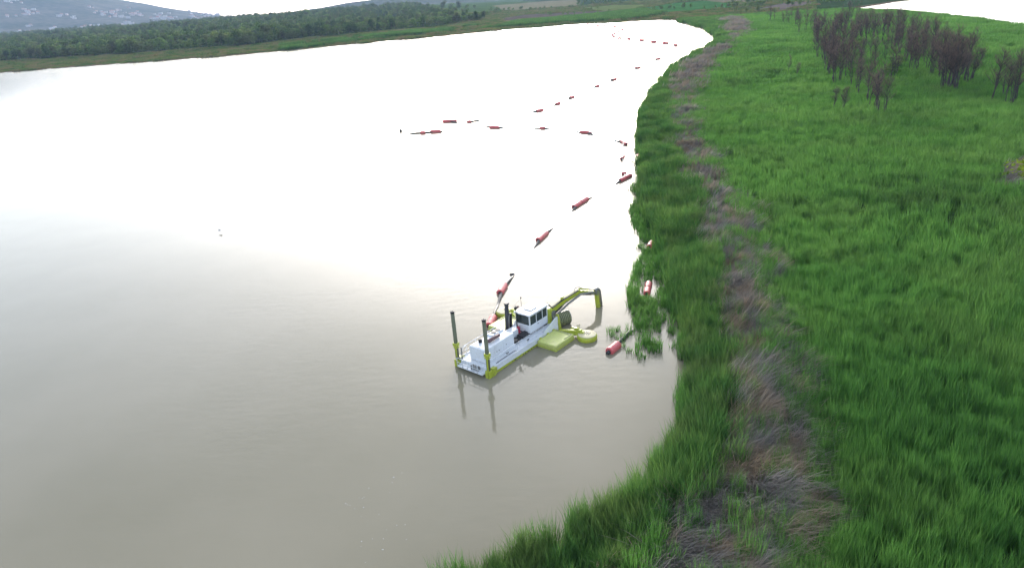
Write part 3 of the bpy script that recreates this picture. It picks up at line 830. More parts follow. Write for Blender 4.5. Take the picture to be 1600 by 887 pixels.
# ------------------------------------------------------------------ bare trees of the burnt grove
def bare_parts(seed, h):
    r = np.random.default_rng(seed)
    t = MB(); tw_v, tw_f, tw_b = [], [], []
    def twig(p, q, w):
        p = np.array(p); q = np.array(q); d = q - p
        for k in range(2):
            s = np.cross(d, r.normal(size=3)); s = s / (np.linalg.norm(s) + 1e-9) * w
            b = len(tw_v); tw_v.extend([tuple(p - s), tuple(p + s), tuple(q)]); tw_f.append((b, b + 1, b + 2)); tw_b.extend([r.uniform()] * 3)
    stems = [2, 3, 2, 4, 3, 1][seed - 400]
    for k in range(stems):
        a = r.uniform(0, 6.28); lean = r.uniform(0.03, 0.16); H = h * r.uniform(0.75, 1.0)
        x0, y0 = 0.25 * math.cos(a), 0.25 * math.sin(a)
        path = [(x0, y0, -0.4)]
        for s in range(1, 6):
            u = s / 5
            path.append((x0 + math.cos(a) * lean * H * u ** 1.3 + r.normal(0, 0.13), y0 + math.sin(a) * lean * H * u ** 1.3 + r.normal(0, 0.13), H * u))
        w0 = r.uniform(0.10, 0.16)
        t.tube(path, [w0 * (1 - 0.85 * s / 5) for s in range(6)], 5)
        for j in range(12 if stems > 1 else 22):
            u = r.uniform(0.36, 0.98); i = int(u * 5); f_ = u * 5 - i
            p = np.array(path[i]) * (1 - f_) + np.array(path[min(i + 1, 5)]) * f_
            b = r.uniform(0, 6.28); L = (1.1 - u) * h * 0.30 + 0.8
            q = p + np.array([math.cos(b) * L * 0.55, math.sin(b) * L * 0.55, L * r.uniform(0.6, 1.0)])
            t.tube([p, (p + q) / 2 + r.normal(0, 0.1, 3), q], [0.05, 0.035, 0.015], 4, caps=False)
            for m_ in range(8):
                e = p + (q - p) * r.uniform(0.25, 1.0)
                c = r.uniform(0, 6.28); l2 = r.uniform(0.5, 1.5)
                g_ = e + np.array([math.cos(c) * l2 * 0.5, math.sin(c) * l2 * 0.5, l2 * r.uniform(0.5, 1.0)])
                twig(e, g_, 0.019)
                for _ in range(2):
                    e2 = e + (g_ - e) * r.uniform(0.3, 1); c = r.uniform(0, 6.28); l3 = r.uniform(0.3, 0.8)
                    twig(e2, e2 + np.array([math.cos(c) * l3 * 0.6, math.sin(c) * l3 * 0.6, l3 * r.uniform(0.3, 0.9)]), 0.014)
    me = bpy.data.meshes.new('crown'); me.from_pydata(tw_v, [], tw_f)
    at = me.attributes.new('blade', 'FLOAT', 'POINT'); at.data.foreach_set('value', np.array(tw_b, np.float32))
    me.materials.append(M['twig'])
    return t.mesh('trunk', M['bark']), me
bare = [bare_parts(400 + i, h) for i, h in enumerate([11.5, 13, 10.5, 12.5, 14, 11.5])]

BARE_LOOK = ['two stemmed', 'tall three stemmed', 'short two stemmed', 'bushy four stemmed', 'tallest three stemmed', 'slim single stemmed']
def put_bare(px, py, s, label, group=None, j=None):
    P = gp(px, py)
    j = random.randrange(6) if j is None else j
    e = empty('bare_tree', (P[0], P[1], float(ground_z(P[None, :2])[0])), random.uniform(0, 6.28))
    e.scale = (s * random.uniform(0.95, 1.35), s * random.uniform(0.95, 1.35), s * random.uniform(0.9, 1.1))
    tag(e, BARE_LOOK[j] + ' ' + label, 'tree', group)
    for nm, me in (('trunk', bare[j][0]), ('crown', bare[j][1])): link(bpy.data.objects.new(nm, me), e)
    return e

def build_grove():
    r = random.Random(3)
    # the long dense row, the near clump and the right-hand row: foot positions
    base_row = [(1205, 36), (1222, 40), (1240, 44), (1255, 52), (1268, 62), (1275, 84), (1280, 104), (1290, 112), (1300, 120)]
    lab = 'bare purplish burnt tree in the dense part of the grove'
    dense = [(1290, 118), (1296, 124), (1301, 134), (1310, 136), (1316, 132), (1325, 118), (1278, 96), (1284, 102), (1292, 104), (1300, 108), (1308, 116), (1318, 110), (1274, 84), (1282, 88), (1290, 90), (1300, 94), (1310, 98), (1320, 96), (1330, 92),
             (1272, 72), (1280, 74), (1290, 78), (1300, 80), (1312, 82), (1324, 84), (1336, 80), (1270, 60), (1278, 62), (1288, 64), (1298, 66), (1310, 68), (1322, 70), (1334, 72), (1344, 72)]
    dense += [(1256, 52), (1262, 48), (1270, 50), (1280, 54), (1292, 56), (1304, 58), (1316, 60), (1330, 62), (1342, 62), (1352, 66), (1244, 45), (1234, 42), (1224, 40), (1214, 38), (1206, 36), (1250, 42), (1238, 38), (1226, 35), (1262, 42), (1276, 44), (1290, 46), (1304, 48), (1320, 50), (1336, 52), (1350, 55), (1362, 58)]
    dense += [(x + r.uniform(-10, 10), y + r.uniform(-5, 4)) for x, y in dense if y > 44 and r.random() < 0.55]
    for x, y in dense: put_bare(x + r.uniform(-4, 4), y + r.uniform(-2, 2), r.uniform(0.8, 1.12) * (1.0 if y > 60 else 0.92), lab, 'dense bare trees of the burnt grove')
    back = [(1368, 66), (1378, 70), (1388, 76), (1394, 84), (1404, 92), (1412, 100), (1420, 108), (1424, 122), (1432, 118), (1436, 112), (1448, 118), (1452, 124), (1440, 100), (1428, 96), (1418, 88), (1408, 80), (1398, 74), (1386, 64),
            (1445, 92), (1456, 98), (1462, 106), (1452, 84), (1436, 82), (1422, 74), (1466, 132), (1470, 148), (1478, 144), (1484, 148), (1494, 150), (1502, 140), (1510, 142), (1468, 120), (1478, 124), (1488, 128), (1498, 128)]
    back += [(1352, 50), (1364, 50), (1376, 54), (1388, 56), (1398, 60), (1410, 66), (1340, 46), (1326, 42), (1310, 40), (1372, 60), (1402, 70)]
    back += [(x + r.uniform(-9, 9), y + r.uniform(-5, 4)) for x, y in back if r.random() < 0.5]
    for x, y in back: put_bare(x + r.uniform(-3, 3), y + r.uniform(-2, 2), r.uniform(0.85, 1.15), 'bare brownish tree in the grove row facing the pond', 'bare trees of the pond-side row')
    for x, y in [(1336, 150), (1342, 154), (1352, 166), (1360, 176), (1364, 178), (1370, 182), (1372, 186), (1380, 186), (1394, 132), (1398, 126), (1352, 142), (1330, 142), (1346, 122), (1366, 112), (1380, 102), (1340, 108), (1356, 96)]:
        put_bare(x, y, r.uniform(0.78, 0.98), 'bare dark trunked tree in the loose clump before the grove', 'loose clump before the grove')
    for x, y in [(1545, 168), (1567, 160), (1572, 172), (1578, 174), (1584, 168)]:
        put_bare(x, y, r.uniform(0.85, 1.02), 'bare tree in the small separate clump near the marsh edge', 'separate bare clump')
    for x, y, s in [(1231, 122, 0.55), (1243, 128, 0.6), (1300, 176, 0.5), (1315, 180, 0.55)]:
        put_bare(x, y, s, 'thin bare sapling standing alone in the green reeds', 'lone bare saplings')
build_grove()
# ------------------------------------------------------------------ dredger
M['white'] = paint('white_boat_paint', (0.70, 0.72, 0.75), (0.42, 0.38, 0.31), 0.45, 0.35, 0.9)
M['deck'] = paint('pale_deck_paint', (0.62, 0.645, 0.675), (0.42, 0.40, 0.36), 0.40, 0.55, 1.2)
M['lime'] = paint('lime_paint', (0.40, 0.45, 0.040), (0.17, 0.15, 0.06), 0.65, 0.4, 1.0)
M['lime_pad'] = paint('pale_lime_paint', (0.48, 0.52, 0.14), (0.30, 0.27, 0.13), 0.6, 0.45, 0.8)
M['rusty_lime'] = paint('worn_pontoon_top', (0.55, 0.50, 0.30), (0.36, 0.20, 0.10), 0.95, 0.6, 1.1)
M['spud'] = paint('muddy_steel_pole', (0.115, 0.125, 0.07), (0.20, 0.19, 0.13), 0.5, 0.6, 1.2)
M['black'] = paint('black_steel', (0.022, 0.022, 0.024), (0.08, 0.07, 0.06), 0.4, 0.5)
M['rubber'] = paint('black_hose_rubber', (0.02, 0.02, 0.02), (0.06, 0.055, 0.05), 0.4, 0.6)
M['steel'] = paint('grey_worn_steel', (0.22, 0.215, 0.20), (0.12, 0.10, 0.08), 0.6, 0.45, 1.5, 0.4)
M['rake'] = paint('muddy_rake_steel', (0.24, 0.25, 0.13), (0.07, 0.06, 0.045), 0.6, 0.6, 1.5)
M['muffler'] = paint('brown_muffler', (0.13, 0.07, 0.075), (0.05, 0.035, 0.03), 0.6, 0.6, 2.0)
M['redpaint'] = paint('red_paint', (0.42, 0.03, 0.07), (0.15, 0.03, 0.03), 0.4, 0.4)
M['float'] = paint('faded_red_float_plastic', (0.60, 0.105, 0.11), (0.55, 0.20, 0.19), 0.5, 0.42, 1.0)
M['pipe'] = paint('black_pipe_plastic', (0.035, 0.035, 0.037), (0.10, 0.09, 0.08), 0.4, 0.5)
def glass_mat():
    mt, nt, out = new_mat('tinted_cab_glass')
    b = N(nt, 'ShaderNodeBsdfPrincipled'); b.inputs['Base Color'].default_value = (0.028, 0.042, 0.038, 1)
    b.inputs['Roughness'].default_value = 0.06; b.inputs['Specular IOR Level'].default_value = 0.55
    nt.links.new(b.outputs[0], out.inputs[0]); return mt
M['glass'] = glass_mat()
M['clear'] = None

def build_dredger():
    O = np.array([-3.4, 46.15]) * S
    root = empty('dredger', (O[0], O[1], 0), math.atan2(.751, .66))
    tag(root, 'white and lime green amphibious dredger with two tall stern poles afloat near the bank', 'dredger')
    def part(nm, b, mt, par=None): return b.build(nm, mt, par or root, S)
    # hull
    h = MB(); h.prism([(0.0, 0.19), (8.75, 0.19), (8.75, 0.56), (0.0, 0.56)], 'y', -1.65, 1.65)
    part('hull', h, M['white'])
    st = MB(); st.prism([(-0.02, -0.45), (8.3, -0.45), (8.8, -0.1), (8.8, 0.188), (-0.02, 0.188)], 'y', -1.67, 1.67)
    strip = part('hull_stripe', st, M['lime'])
    for k in range(11):
        x = 2.55 + k * 0.27 + random.uniform(-0.05, 0.05); l = random.choice([0.06, 0.09, 0.15])
        part('dark_mark', MB().box(x, x + l, -1.676, -1.66, 0.03, 0.12), M['black'], strip)
    # deck plates, each a little proud of the hull
    for x0, x1 in ((0.06, 2.15), (2.19, 4.28), (4.32, 6.2), (6.24, 8.7)):
        for y0, y1 in ((-1.62, -0.87), (0.92, 1.62)):
            part('deck_plate', MB().box(x0, x1, y0, y1, 0.556, 0.575, 0.004), M['deck'])
    part('deck_plate', MB().box(4.08, 6.0, -0.83, 0.88, 0.556, 0.573, 0.004), M['deck'])
    # toe rail along both sides
    for s in (-1, 1):
        part('toe_rail', MB().box(0.5, 6.9, s * 1.645 - 0.03, s * 1.645 + 0.03, 0.565, 0.66), M['white'])
    # bow bulwarks rising towards the front
    for s in (-1, 1):
        b = MB(); y = s * 1.62
        b.prism([(6.9, 0.565), (8.72, 0.565), (8.72, 1.35), (8.5, 1.38), (6.9, 0.80)], 'y', y - 0.03, y + 0.03)
        bw = part('bulwark', b, M['white'])
        part('bulwark_rail', MB().tube([(6.9, y, 0.82), (8.5, y, 1.41), (8.74, y, 1.38)], 0.03, 6), M['white'], bw)
        # lime bow bracket
        b = MB(); b.prism([(8.76, 0.1), (9.2, 0.1), (9.05, 0.7), (8.9, 1.55), (8.76, 1.6)], 'y', y * 0.97 - 0.09, y * 0.97 + 0.09)
        part('bow_bracket', b, M['lime'])
    # engine house
    e = MB().box(0.5, 4.0, -0.78, 0.85, 0.57, 1.72, 0.06)
    eng = part('engine_house', e, M['white'])
    part('hood_panel', MB().box(0.62, 1.75, -0.66, 0.73, 1.715, 1.745, 0.012), M['white'], eng)
    part('fan_panel', MB().box(2.55, 3.93, 0.22, 0.82, 1.70, 1.84, 0.04), M['white'], eng)
    for x in (3.08, 3.58):
        fb = part('fan', MB().lathe([(0.225, 1.84), (0.225, 1.87), (0.05, 1.88)], 20, (x, 0.53, 0)), M['black'], eng)
    for x in (0.95, 1.22, 2.1):
        part('vent', MB().lathe([(0.05, 0), (0.05, 0.02)], 10, (0, 0, 0)), M['steel'], eng).matrix_local = Matrix.Translation((x * S + 0.9 * S, -0.785 * S, (1.05 + 0.12 * (x > 2)) * S)) @ Matrix.Rotation(math.pi / 2, 4, 'X')
    for x0, x1 in ((0.62, 1.55), (1.6, 2.6), (2.65, 3.9)):
        part('side_door', MB().box(x0, x1, -0.795, -0.775, 0.68, 1.55, 0.006), M['white'], eng)
    part('side_door', MB().box(0.485, 0.505, -0.62, 0.70, 0.72, 1.5, 0.006), M['white'], eng)
    part('muffler', MB().tube([(1.5, -0.22, 1.86), (1.62, -0.22, 1.90), (2.85, -0.22, 1.90), (2.95, -0.22, 1.86)], [0.08, 0.15, 0.15, 0.06], 12), M['muffler'], eng)
    part('exhaust_pipe', MB().tube([(1.55, -0.22, 1.9), (1.35, -0.2, 1.93), (1.25, -0.15, 2.08)], 0.07, 8), M['black'], eng)
    part('air_filter', MB().lathe([(0.14, 1.74), (0.15, 1.80), (0.15, 2.0), (0.09, 2.04)], 14, (1.35, 0.42, 0)), M['black'], eng)
    part('coaming', MB().box(0.9, 4.0, -0.95, -0.80, 0.577, 0.80, 0.02), M['white'], eng)
    # spud poles
    for s, top in ((-1, 4.85), (1, 4.70)):
        y = s * 1.62
        sp = part('spud_pole', MB().tube([(-0.12, y, -1.2), (-0.12, y, top)], 0.155, 14), M['spud'])
        part('pole_cap', MB().lathe([(0.165, top - 0.12), (0.165, top), (0.12, top + 0.03)], 14, (-0.12, y, 0)), M['black'], sp)
        part('pole_pin', MB().tube([(-0.12, y, top), (-0.12, y, top + 0.13)], 0.03, 6), M['steel'], sp)
        part('collar', MB().box(-0.32, 0.08, y - 0.20, y + 0.20, 1.78, 2.05, 0.04), M['lime'], sp)
        part('collar', MB().box(-0.30, 0.06, y - 0.185, y + 0.185, 1.62, 1.72, 0.02), M['lime'], sp)
        g = MB(); g.box(-0.33, -0.27, y - 0.16, y - 0.05, -0.3, 1.79)
        part('guide_rail', g, M['lime'], sp)
        part('lower_sleeve', MB().box(-0.33, 0.10, y - 0.21, y + 0.21, -0.35, 0.60, 0.04), M['lime'], sp)
        b = MB(); b.prism([(0.10, -0.2), (0.6, 0.2), (0.6, 0.62), (0.10, 0.66)], 'y', y - 0.16 + s * 0.07, y + 0.16 + s * 0.07)
        part('bracket', b, M['lime'], sp)
        part('lift_cylinder', MB().tube([(0.10, y - s * 0.30, 0.5), (0.10, y - s * 0.30, 1.65)], 0.05, 8), M['steel'], sp)
    # stern platform and rails
    p = MB().box(-0.55, -0.02, -1.32, 1.32, 0.24, 0.33, 0.01)
    plat = part('stern_platform', p, M['white'])
    for y in np.linspace(-1.2, 1.2, 7):
        part('grating_bar', MB().box(-0.52, -0.05, y - 0.03, y + 0.03, 0.33, 0.36), M['white'], plat)
    part('winch', MB().tube([(-0.25, -0.62, 0.52), (-0.25, -0.1, 0.52)], 0.15, 12).box(-0.4, -0.1, -0.7, -0.62, 0.33, 0.7).box(-0.4, -0.1, -0.1, -0.02, 0.33, 0.7), M['steel'], plat)
    def rail(pts, hh, name='railing', r=0.024, mid=(0.5,)):
        b = MB()
        for q in pts: b.tube([q, (q[0], q[1], q[2] + hh)], r, 6)
        b.tube([(q[0], q[1], q[2] + hh) for q in pts], r, 6)
        for f_ in mid: b.tube([(q[0], q[1], q[2] + hh * f_) for q in pts], r * 0.85, 6)
        return part(name, b, M['white'])
    rail([(-0.55, y, 0.28) for y in (1.28, 0.75, 0.2, -0.35, -0.85, -1.28)], 0.75)
    rail([(0.35, 1.6, 0.57), (0.9, 1.6, 0.57), (2.0, 1.6, 0.57), (3.1, 1.6, 0.57), (4.2, 1.6, 0.57), (5.2, 1.6, 0.57)], 0.85)
    rail([(0.9, -1.6, 0.57), (2.2, -1.6, 0.57), (3.4, -1.6, 0.57), (4.6, -1.6, 0.57), (5.8, -1.6, 0.57), (6.8, -1.6, 0.57)], 0.78, r=0.016)
    part('stern_handrail', MB().tube([(0.05, 1.45, 0.57), (0.15, 1.45, 1.2), (0.9, 1.6, 1.42)], 0.03, 6), M['white'])
    # long pole lying along the deck, with hooks
    part('deck_pole', MB().tube([(1.0, -1.42, 0.62), (1.8, -1.40, 0.64), (3.0, -1.38, 0.63), (3.3, -1.45, 0.66), (3.3, -1.55, 0.66)], 0.022, 6), M['black'])
    part('deck_cleat', MB().box(2.55, 2.75, -1.2, -1.12, 0.575, 0.66, 0.015).box(2.5, 2.8, -1.18, -1.14, 0.66, 0.70), M['black'])
    part('deck_cleat', MB().box(5.15, 5.35, -1.2, -1.12, 0.575, 0.66, 0.015).box(5.1, 5.4, -1.18, -1.14, 0.66, 0.70), M['black'])
    # deck machinery between engine house and cabin
    part('hydraulic_tank', MB().box(4.55, 5.55, 0.05, 0.75, 0.575, 1.22, 0.05), M['white'])
    for k in range(6):
        y = -0.72 + k * 0.11
        part('hose', MB().tube([(4.05, y, 0.66), (4.4, y + 0.05, 0.72 + 0.03 * k), (5.0, y + 0.10 - 0.02 * k, 0.68), (5.6, y * 0.7, 0.74), (6.12, y * 0.6, 0.80)], 0.045, 6), M['rubber'])
    part('valve_block', MB().box(4.15, 4.55, -0.75, -0.35, 0.575, 0.88, 0.03), M['black'])
    part('valve_block', MB().box(5.2, 5.95, -0.70, -0.05, 0.575, 0.82, 0.03), M['black'])
    # folded black crane post
    cr = part('crane_post', MB().tube([(5.5, 1.2, 0.57), (5.55, 1.2, 1.2), (5.6, 1.18, 3.15)], [0.24, 0.19, 0.165], 12), M['black'])
    part('crane_arm', MB().bar((5.75, 0.98, 0.9), (5.78, 0.98, 2.3), 0.17, 0.15, (1, 0, 0)), M['black'], cr)
    part('crane_cylinder', MB().tube([(5.45, 0.98, 0.95), (5.62, 1.02, 2.2)], 0.06, 8), M['steel'], cr)
    part('crane_base', MB().lathe([(0.36, 0.575), (0.36, 0.72), (0.26, 0.78)], 14, (5.5, 1.2, 0)), M['black'], cr)
    part('crane_head', MB().box(5.42, 5.80, 1.02, 1.34, 3.10, 3.24, 0.03), M['black'], cr)
    ms = part('mast', MB().tube([(5.85, 0.42, 0.57), (5.85, 0.42, 3.05)], [0.055, 0.04], 8), M['black'])
    part('mast_lamp', MB().box(5.75, 5.95, 0.32, 0.52, 2.78, 2.98, 0.02), M['black'], ms)
    part('mast_lamp', MB().box(5.78, 5.92, 0.10, 0.26, 2.98, 3.12, 0.02).bar((5.85, 0.42, 2.9), (5.85, 0.18, 3.02), 0.04, 0.04), M['muffler'], ms)
    part('red_pump', MB().lathe([(0.13, 0.575), (0.14, 0.65), (0.14, 1.15), (0.08, 1.28)], 12, (5.78, 0.22, 0)), M['redpaint'])
    # cabin
    CX0, CX1, CY0, CY1, CZ0, CZ1 = 6.1, 8.5, -0.76, 0.72, 0.72, 2.30
    body = MB()
    body.box(CX0, CX1, CY0, CY1, CZ0, 1.42, 0.03)                    # lower body
    cab = part('cabin', body, M['white'])
    part('cabin_base', MB().box(CX0 + 0.06, CX1 - 0.05, CY0 + 0.05, CY1 - 0.05, 0.57, 0.72), M['black'], cab)
    fr = MB()
    for x, y in ((CX0, CY0), (CX0, CY1), (CX1, CY0), (CX1, CY1), (6.96, CY0), (7.78, CY0), (6.96, CY1), (7.78, CY1)):
        sx = 0.09 if x in (CX0,) else (-0.09 if x == CX1 else 0.07); sy = 0.09 if y == CY0 else -0.09
        fr.box(min(x, x + sx), max(x, x + sx), min(y, y + sy), max(y, y + sy), 1.40, CZ1)
    fr.box(CX0, CX1, CY0, CY0 + 0.05, CZ1 - 0.10, CZ1 - 0.001); fr.box(CX0, CX1, CY1 - 0.05, CY1, CZ1 - 0.10, CZ1 - 0.001)
    part('window_frame', fr, M['white'], cab)
    part('window_pane', MB().box(CX0 + 0.015, CX0 + 0.035, CY0 + 0.09, CY1 - 0.09, 1.42, CZ1 - 0.04), M['glass'], cab)
    part('window_pane', MB().box(CX1 - 0.035, CX1 - 0.015, CY0 + 0.09, CY1 - 0.09, 1.42, CZ1 - 0.04), M['glass'], cab)
    for x0, x1 in ((6.19, 6.96), (7.03, 7.78), (7.85, 8.41)):
        for y in (CY0 + 0.015, CY1 - 0.035):
            part('window_pane', MB().box(x0, x1, y, y + 0.02, 1.42, CZ1 - 0.10), M['glass'], cab)
    for s, y in ((-1, CY0), (1, CY1)):
        d_ = part('cabin_door', MB().box(7.0, 7.80, y - 0.012, y + 0.012, 0.78, 1.40, 0.004), M['white'], cab)
    part('door_handle', MB().box(7.08, 7.2, CY0 - 0.05, CY0 - 0.02, 1.22, 1.26), M['black'], cab)
    part('wiper', MB().bar((CX0 - 0.02, -0.1, 1.5), (CX0 - 0.02, 0.25, 2.05), 0.02, 0.02), M['black'], cab)
    part('roof', MB().box(CX0 - 0.14, CX1 + 0.16, CY0 - 0.10, CY1 + 0.10, CZ1, CZ1 + 0.12, 0.045), M['white'], cab)
    hatch = part('roof_hatch', MB().box(6.75, 7.55, -0.40, 0.32, CZ1 + 0.12, CZ1 + 0.19, 0.02), M['white'], cab)
    part('hatch_seal', MB().box(6.72, 7.58, -0.43, 0.35, CZ1 + 0.118, CZ1 + 0.14), M['steel'], cab)
    part('roof_lamp', MB().box(CX0 - 0.22, CX0 - 0.06, -0.55, -0.35, CZ1 - 0.05, CZ1 + 0.05, 0.015), M['black'], cab)
    ant = part('aerial', MB().tube([(7.2, 0.95, 1.3), (7.2, 0.95, 3.1)], 0.018, 6), M['black'], cab)
    part('aerial_lamp', MB().box(7.16, 7.24, 0.91, 0.99, 3.1, 3.22, 0.01), M['black'], cab)
    part('stay_wire', MB().tube([(7.2, 0.95, 3.1), (6.0, 1.6, 1.9)], 0.008, 4), M['steel'], cab)
    # seat and console seen through nothing but the tint stay inside: driver's seat outline
    # side floats
    for s in (-1, 1):
        y0, y1 = sorted((s * 1.72, s * 3.62))
        pad = part('side_float', MB().box(5.72, 8.25, y0, y1, -0.25, 0.50, 0.07), M['lime_pad'])
        part('rubbing_strip', MB().box(5.70, 8.27, y0 - 0.02, y1 + 0.02, 0.08, 0.14), M['lime'], pad)
        part('edge_frame', MB().bar((8.12, s * 1.9, 0.512), (8.12, s * 3.45, 0.512), 0.05, 0.03).bar((8.1, s * 3.45, 0.512), (7.1, s * 3.45, 0.512), 0.05, 0.03), M['rake'], pad)
        part('edge_frame', MB().bar((7.95, s * 1.9, 0.512), (7.95, s * 3.3, 0.512), 0.03, 0.03), M['rake'], pad)
        for x in (6.1, 7.1, 7.9):
            part('hinge', MB().box(x, x + 0.22, s * 1.70 - 0.08, s * 1.70 + 0.08, 0.40, 0.54, 0.02), M['lime'], pad)
        # outrigger with a round pontoon foot
        cx, cy = 8.95, s * 4.42
        og = part('outrigger_arm', MB().bar((8.2, s * 2.2, 0.42), (8.75, s * 3.35, 0.52), 0.30, 0.22, w2=0.34).bar((8.7, s * 3.3, 0.52), (8.9, s * 4.15, 0.52), 0.34, 0.20, w2=0.26), M['lime'])
        part('outrigger_brace', MB().bar((8.25, s * 2.9, 0.30), (8.75, s * 3.75, 0.36), 0.22, 0.18).bar((9.2, s * 2.75, 0.45), (8.85, s * 3.6, 0.75), 0.24, 0.14), M['lime'], og)
        part('outrigger_brace', MB().bar((9.35, s * 3.3, 0.78), (8.75, s * 3.75, 0.55), 0.28, 0.12), M['rusty_lime'], og)
        pn = part('stabiliser_pontoon', MB().lathe([(0.66, -0.25), (0.80, -0.05), (0.84, 0.15), (0.82, 0.34), (0.74, 0.43)], 28, (cx, cy, 0), True), M['lime'])
        part('pontoon_top', MB().lathe([(0.76, 0.42), (0.72, 0.455), (0.50, 0.47), (0.12, 0.475)], 28, (cx, cy, 0)), M['rusty_lime'], pn)
        for k in range(3):
            part('pontoon_slot', MB().box(cx - 0.12 + 0.0, cx + 0.22, cy - 0.22 + k * 0.17, cy - 0.15 + k * 0.17, 0.465, 0.49), M['black'], pn)
        part('pontoon_pivot', MB().box(cx - 0.28, cx + 0.05, cy - s * 0.62 - 0.15, cy - s * 0.62 + 0.15, 0.45, 0.72, 0.04), M['lime'], pn)
    # boom pedestal
    F0 = Vector((9.15, -0.55, 1.45)); EL = Vector((12.25, -1.40, 2.28)); KN = Vector((14.35, -1.86, 1.50)); TP = Vector((14.9, -1.97, -0.8))
    pe = part('boom_pedestal', MB().lathe([(0.42, 0.3), (0.40, 0.6), (0.34, 1.2), (0.34, 1.75), (0.22, 1.85)], 18, (8.95, -0.50, 0)), M['lime'])
    part('pedestal_plate', MB().box(8.7, 9.3, -0.95, -0.05, 0.2, 0.5, 0.03), M['lime'], pe)
    part('swing_block', MB().box(8.95, 9.5, -0.86, -0.26, 1.0, 1.5, 0.05), M['steel'], pe)
    ax = (EL - F0).normalized()
    mid = F0 + (EL - F0) * 0.55 + Vector((0, 0, 0.10))
    bo = MB(); bo.bar(F0, mid, 0.30, 0.36, w2=0.30, h2=0.46); bo.bar(mid - ax * 0.05, EL + ax * 0.12, 0.298, 0.44, w2=0.26, h2=0.30)
    boom = part('boom', bo, M['lime'])
    side = Vector((ax.y, -ax.x, 0)).normalized()
    for k in (-1, 1):
        o_ = side * (0.22 * k)
        a0 = F0 + o_ + Vector((0.25, 0, -0.28)); a1 = mid + o_ + Vector((0, 0, -0.10))
        cy_ = part('hydraulic_cylinder', MB().tube([a0, a0 + (a1 - a0) * 0.6], 0.085, 10), M['black'], boom)
        part('cylinder_rod', MB().tube([a0 + (a1 - a0) * 0.6, a1], 0.045, 8), M['steel'], boom)
    t0 = F0 + (EL - F0) * 0.42 + Vector((0, 0, 0.50)); t1 = EL + Vector((0.15, 0, 0.42))
    part('boom_lug', MB().bar(t0 - Vector((0, 0, 0.28)), t0 + Vector((0, 0, 0.08)), 0.16, 0.22, (1, 0, 0)), M['lime'], boom)
    part('hose_guard', MB().tube([EL + Vector((-0.55, 0.1, 0.22)), EL + Vector((-0.35, 0.1, 0.48)), EL + Vector((0.1, 0, 0.42)), EL + Vector((0.4, -0.1, 0.2))], 0.03, 6), M['steel'], boom)
    for k in range(3):
        o_ = side * (0.05 + 0.07 * k)
        part('hose', MB().tube([Vector((8.55, -0.35 + 0.1 * k, 1.85)), Vector((8.85, -0.5, 2.25 + 0.05 * k)), F0 + o_ + Vector((0.2, 0, 0.30)), F0 + (EL - F0) * 0.35 + o_ + Vector((0, 0, 0.36)), EL + o_ + Vector((-0.2, 0, 0.26))], 0.035, 6), M['rubber'], boom)
    stx = MB(); stx.bar(EL + Vector((-0.25, 0.06, 0.06)), KN + Vector((0.05, 0, 0)), 0.24, 0.34, w2=0.20, h2=0.26)
    stick = part('stick', stx, M['lime'])
    for k in (-1, 1):
        o_ = side * (0.17 * k)
        a0 = EL + o_ + Vector((0.1, 0, -0.22)); a1 = KN + o_ + Vector((-0.15, 0, -0.10))
        part('hydraulic_cylinder', MB().tube([a0, a0 + (a1 - a0) * 0.62], 0.07, 8), M['black'], stick)
        part('cylinder_rod', MB().tube([a0 + (a1 - a0) * 0.62, a1], 0.035, 8), M['steel'], stick)
    a0 = EL + Vector((0.05, 0, 0.26)); a1 = KN + Vector((-0.1, 0, 0.30))
    part('hydraulic_cylinder', MB().tube([a0, a0 + (a1 - a0) * 0.55], 0.07, 8), M['lime'], stick)
    part('cylinder_rod', MB().tube([a0 + (a1 - a0) * 0.55, a1], 0.04, 8), M['steel'], stick)
    part('knuckle', MB().lathe([(0.22, -0.17), (0.24, -0.15), (0.24, 0.15), (0.22, 0.17)], 14), M['rake'], stick).matrix_local = Matrix.Translation(KN * S) @ Matrix.Rotation(math.atan2(side.y, side.x), 4, 'Z') @ Matrix.Rotation(math.pi / 2, 4, 'Y')
    tl = MB(); tl.bar(KN + Vector((-0.08, 0, 0.10)), TP + Vector((-0.30, 0.05, 0)), 0.26, 0.24, (1, 0, 0), w2=0.34, h2=0.30)
    part('dredge_pump', tl, M['lime'])
    part('suction_pipe', MB().tube([KN + Vector((-0.25, 0, 0.24)), KN + Vector((0.1, -0.02, 0.36)), KN + Vector((0.38, -0.05, 0.12)), KN + Vector((0.46, -0.06, -0.4)), TP + Vector((0.12, 0, 0))], 0.13, 10), M['steel'])
    # discharge pipe along stick
    part('discharge_hose', MB().tube([KN + Vector((-0.2, -0.12, 0.1)), KN + (EL - KN) * 0.5 + Vector((0, -0.22, -0.02)), EL + Vector((-0.1, -0.26, -0.15)), mid + Vector((0, -0.28, -0.3)), F0 + Vector((0.4, -0.3, -0.45)), Vector((8.9, -0.95, 0.7))], 0.10, 8), M['steel'])
    # rake bucket hanging at the bow: curved tines between two cheek plates
    rc = Vector((9.85, -0.95, 0.85)); th0 = math.atan2(-0.35, 1)
    def arc(r_, k0, k1, n_, w_):
        return [(r_ * math.cos(a), w_, r_ * math.sin(a)) for a in np.linspace(k0, k1, n_)]
    rkm = Matrix.Translation(rc * S) @ Matrix.Rotation(-1.9, 4, 'Z') @ Matrix.Scale(1.1, 4)
    back = MB(); back.tube([(0, -0.72, 0.16), (0, 0.72, 0.16)], 0.10, 10)
    rk = part('rake_bucket', back, M['steel']); rk.matrix_local = rkm
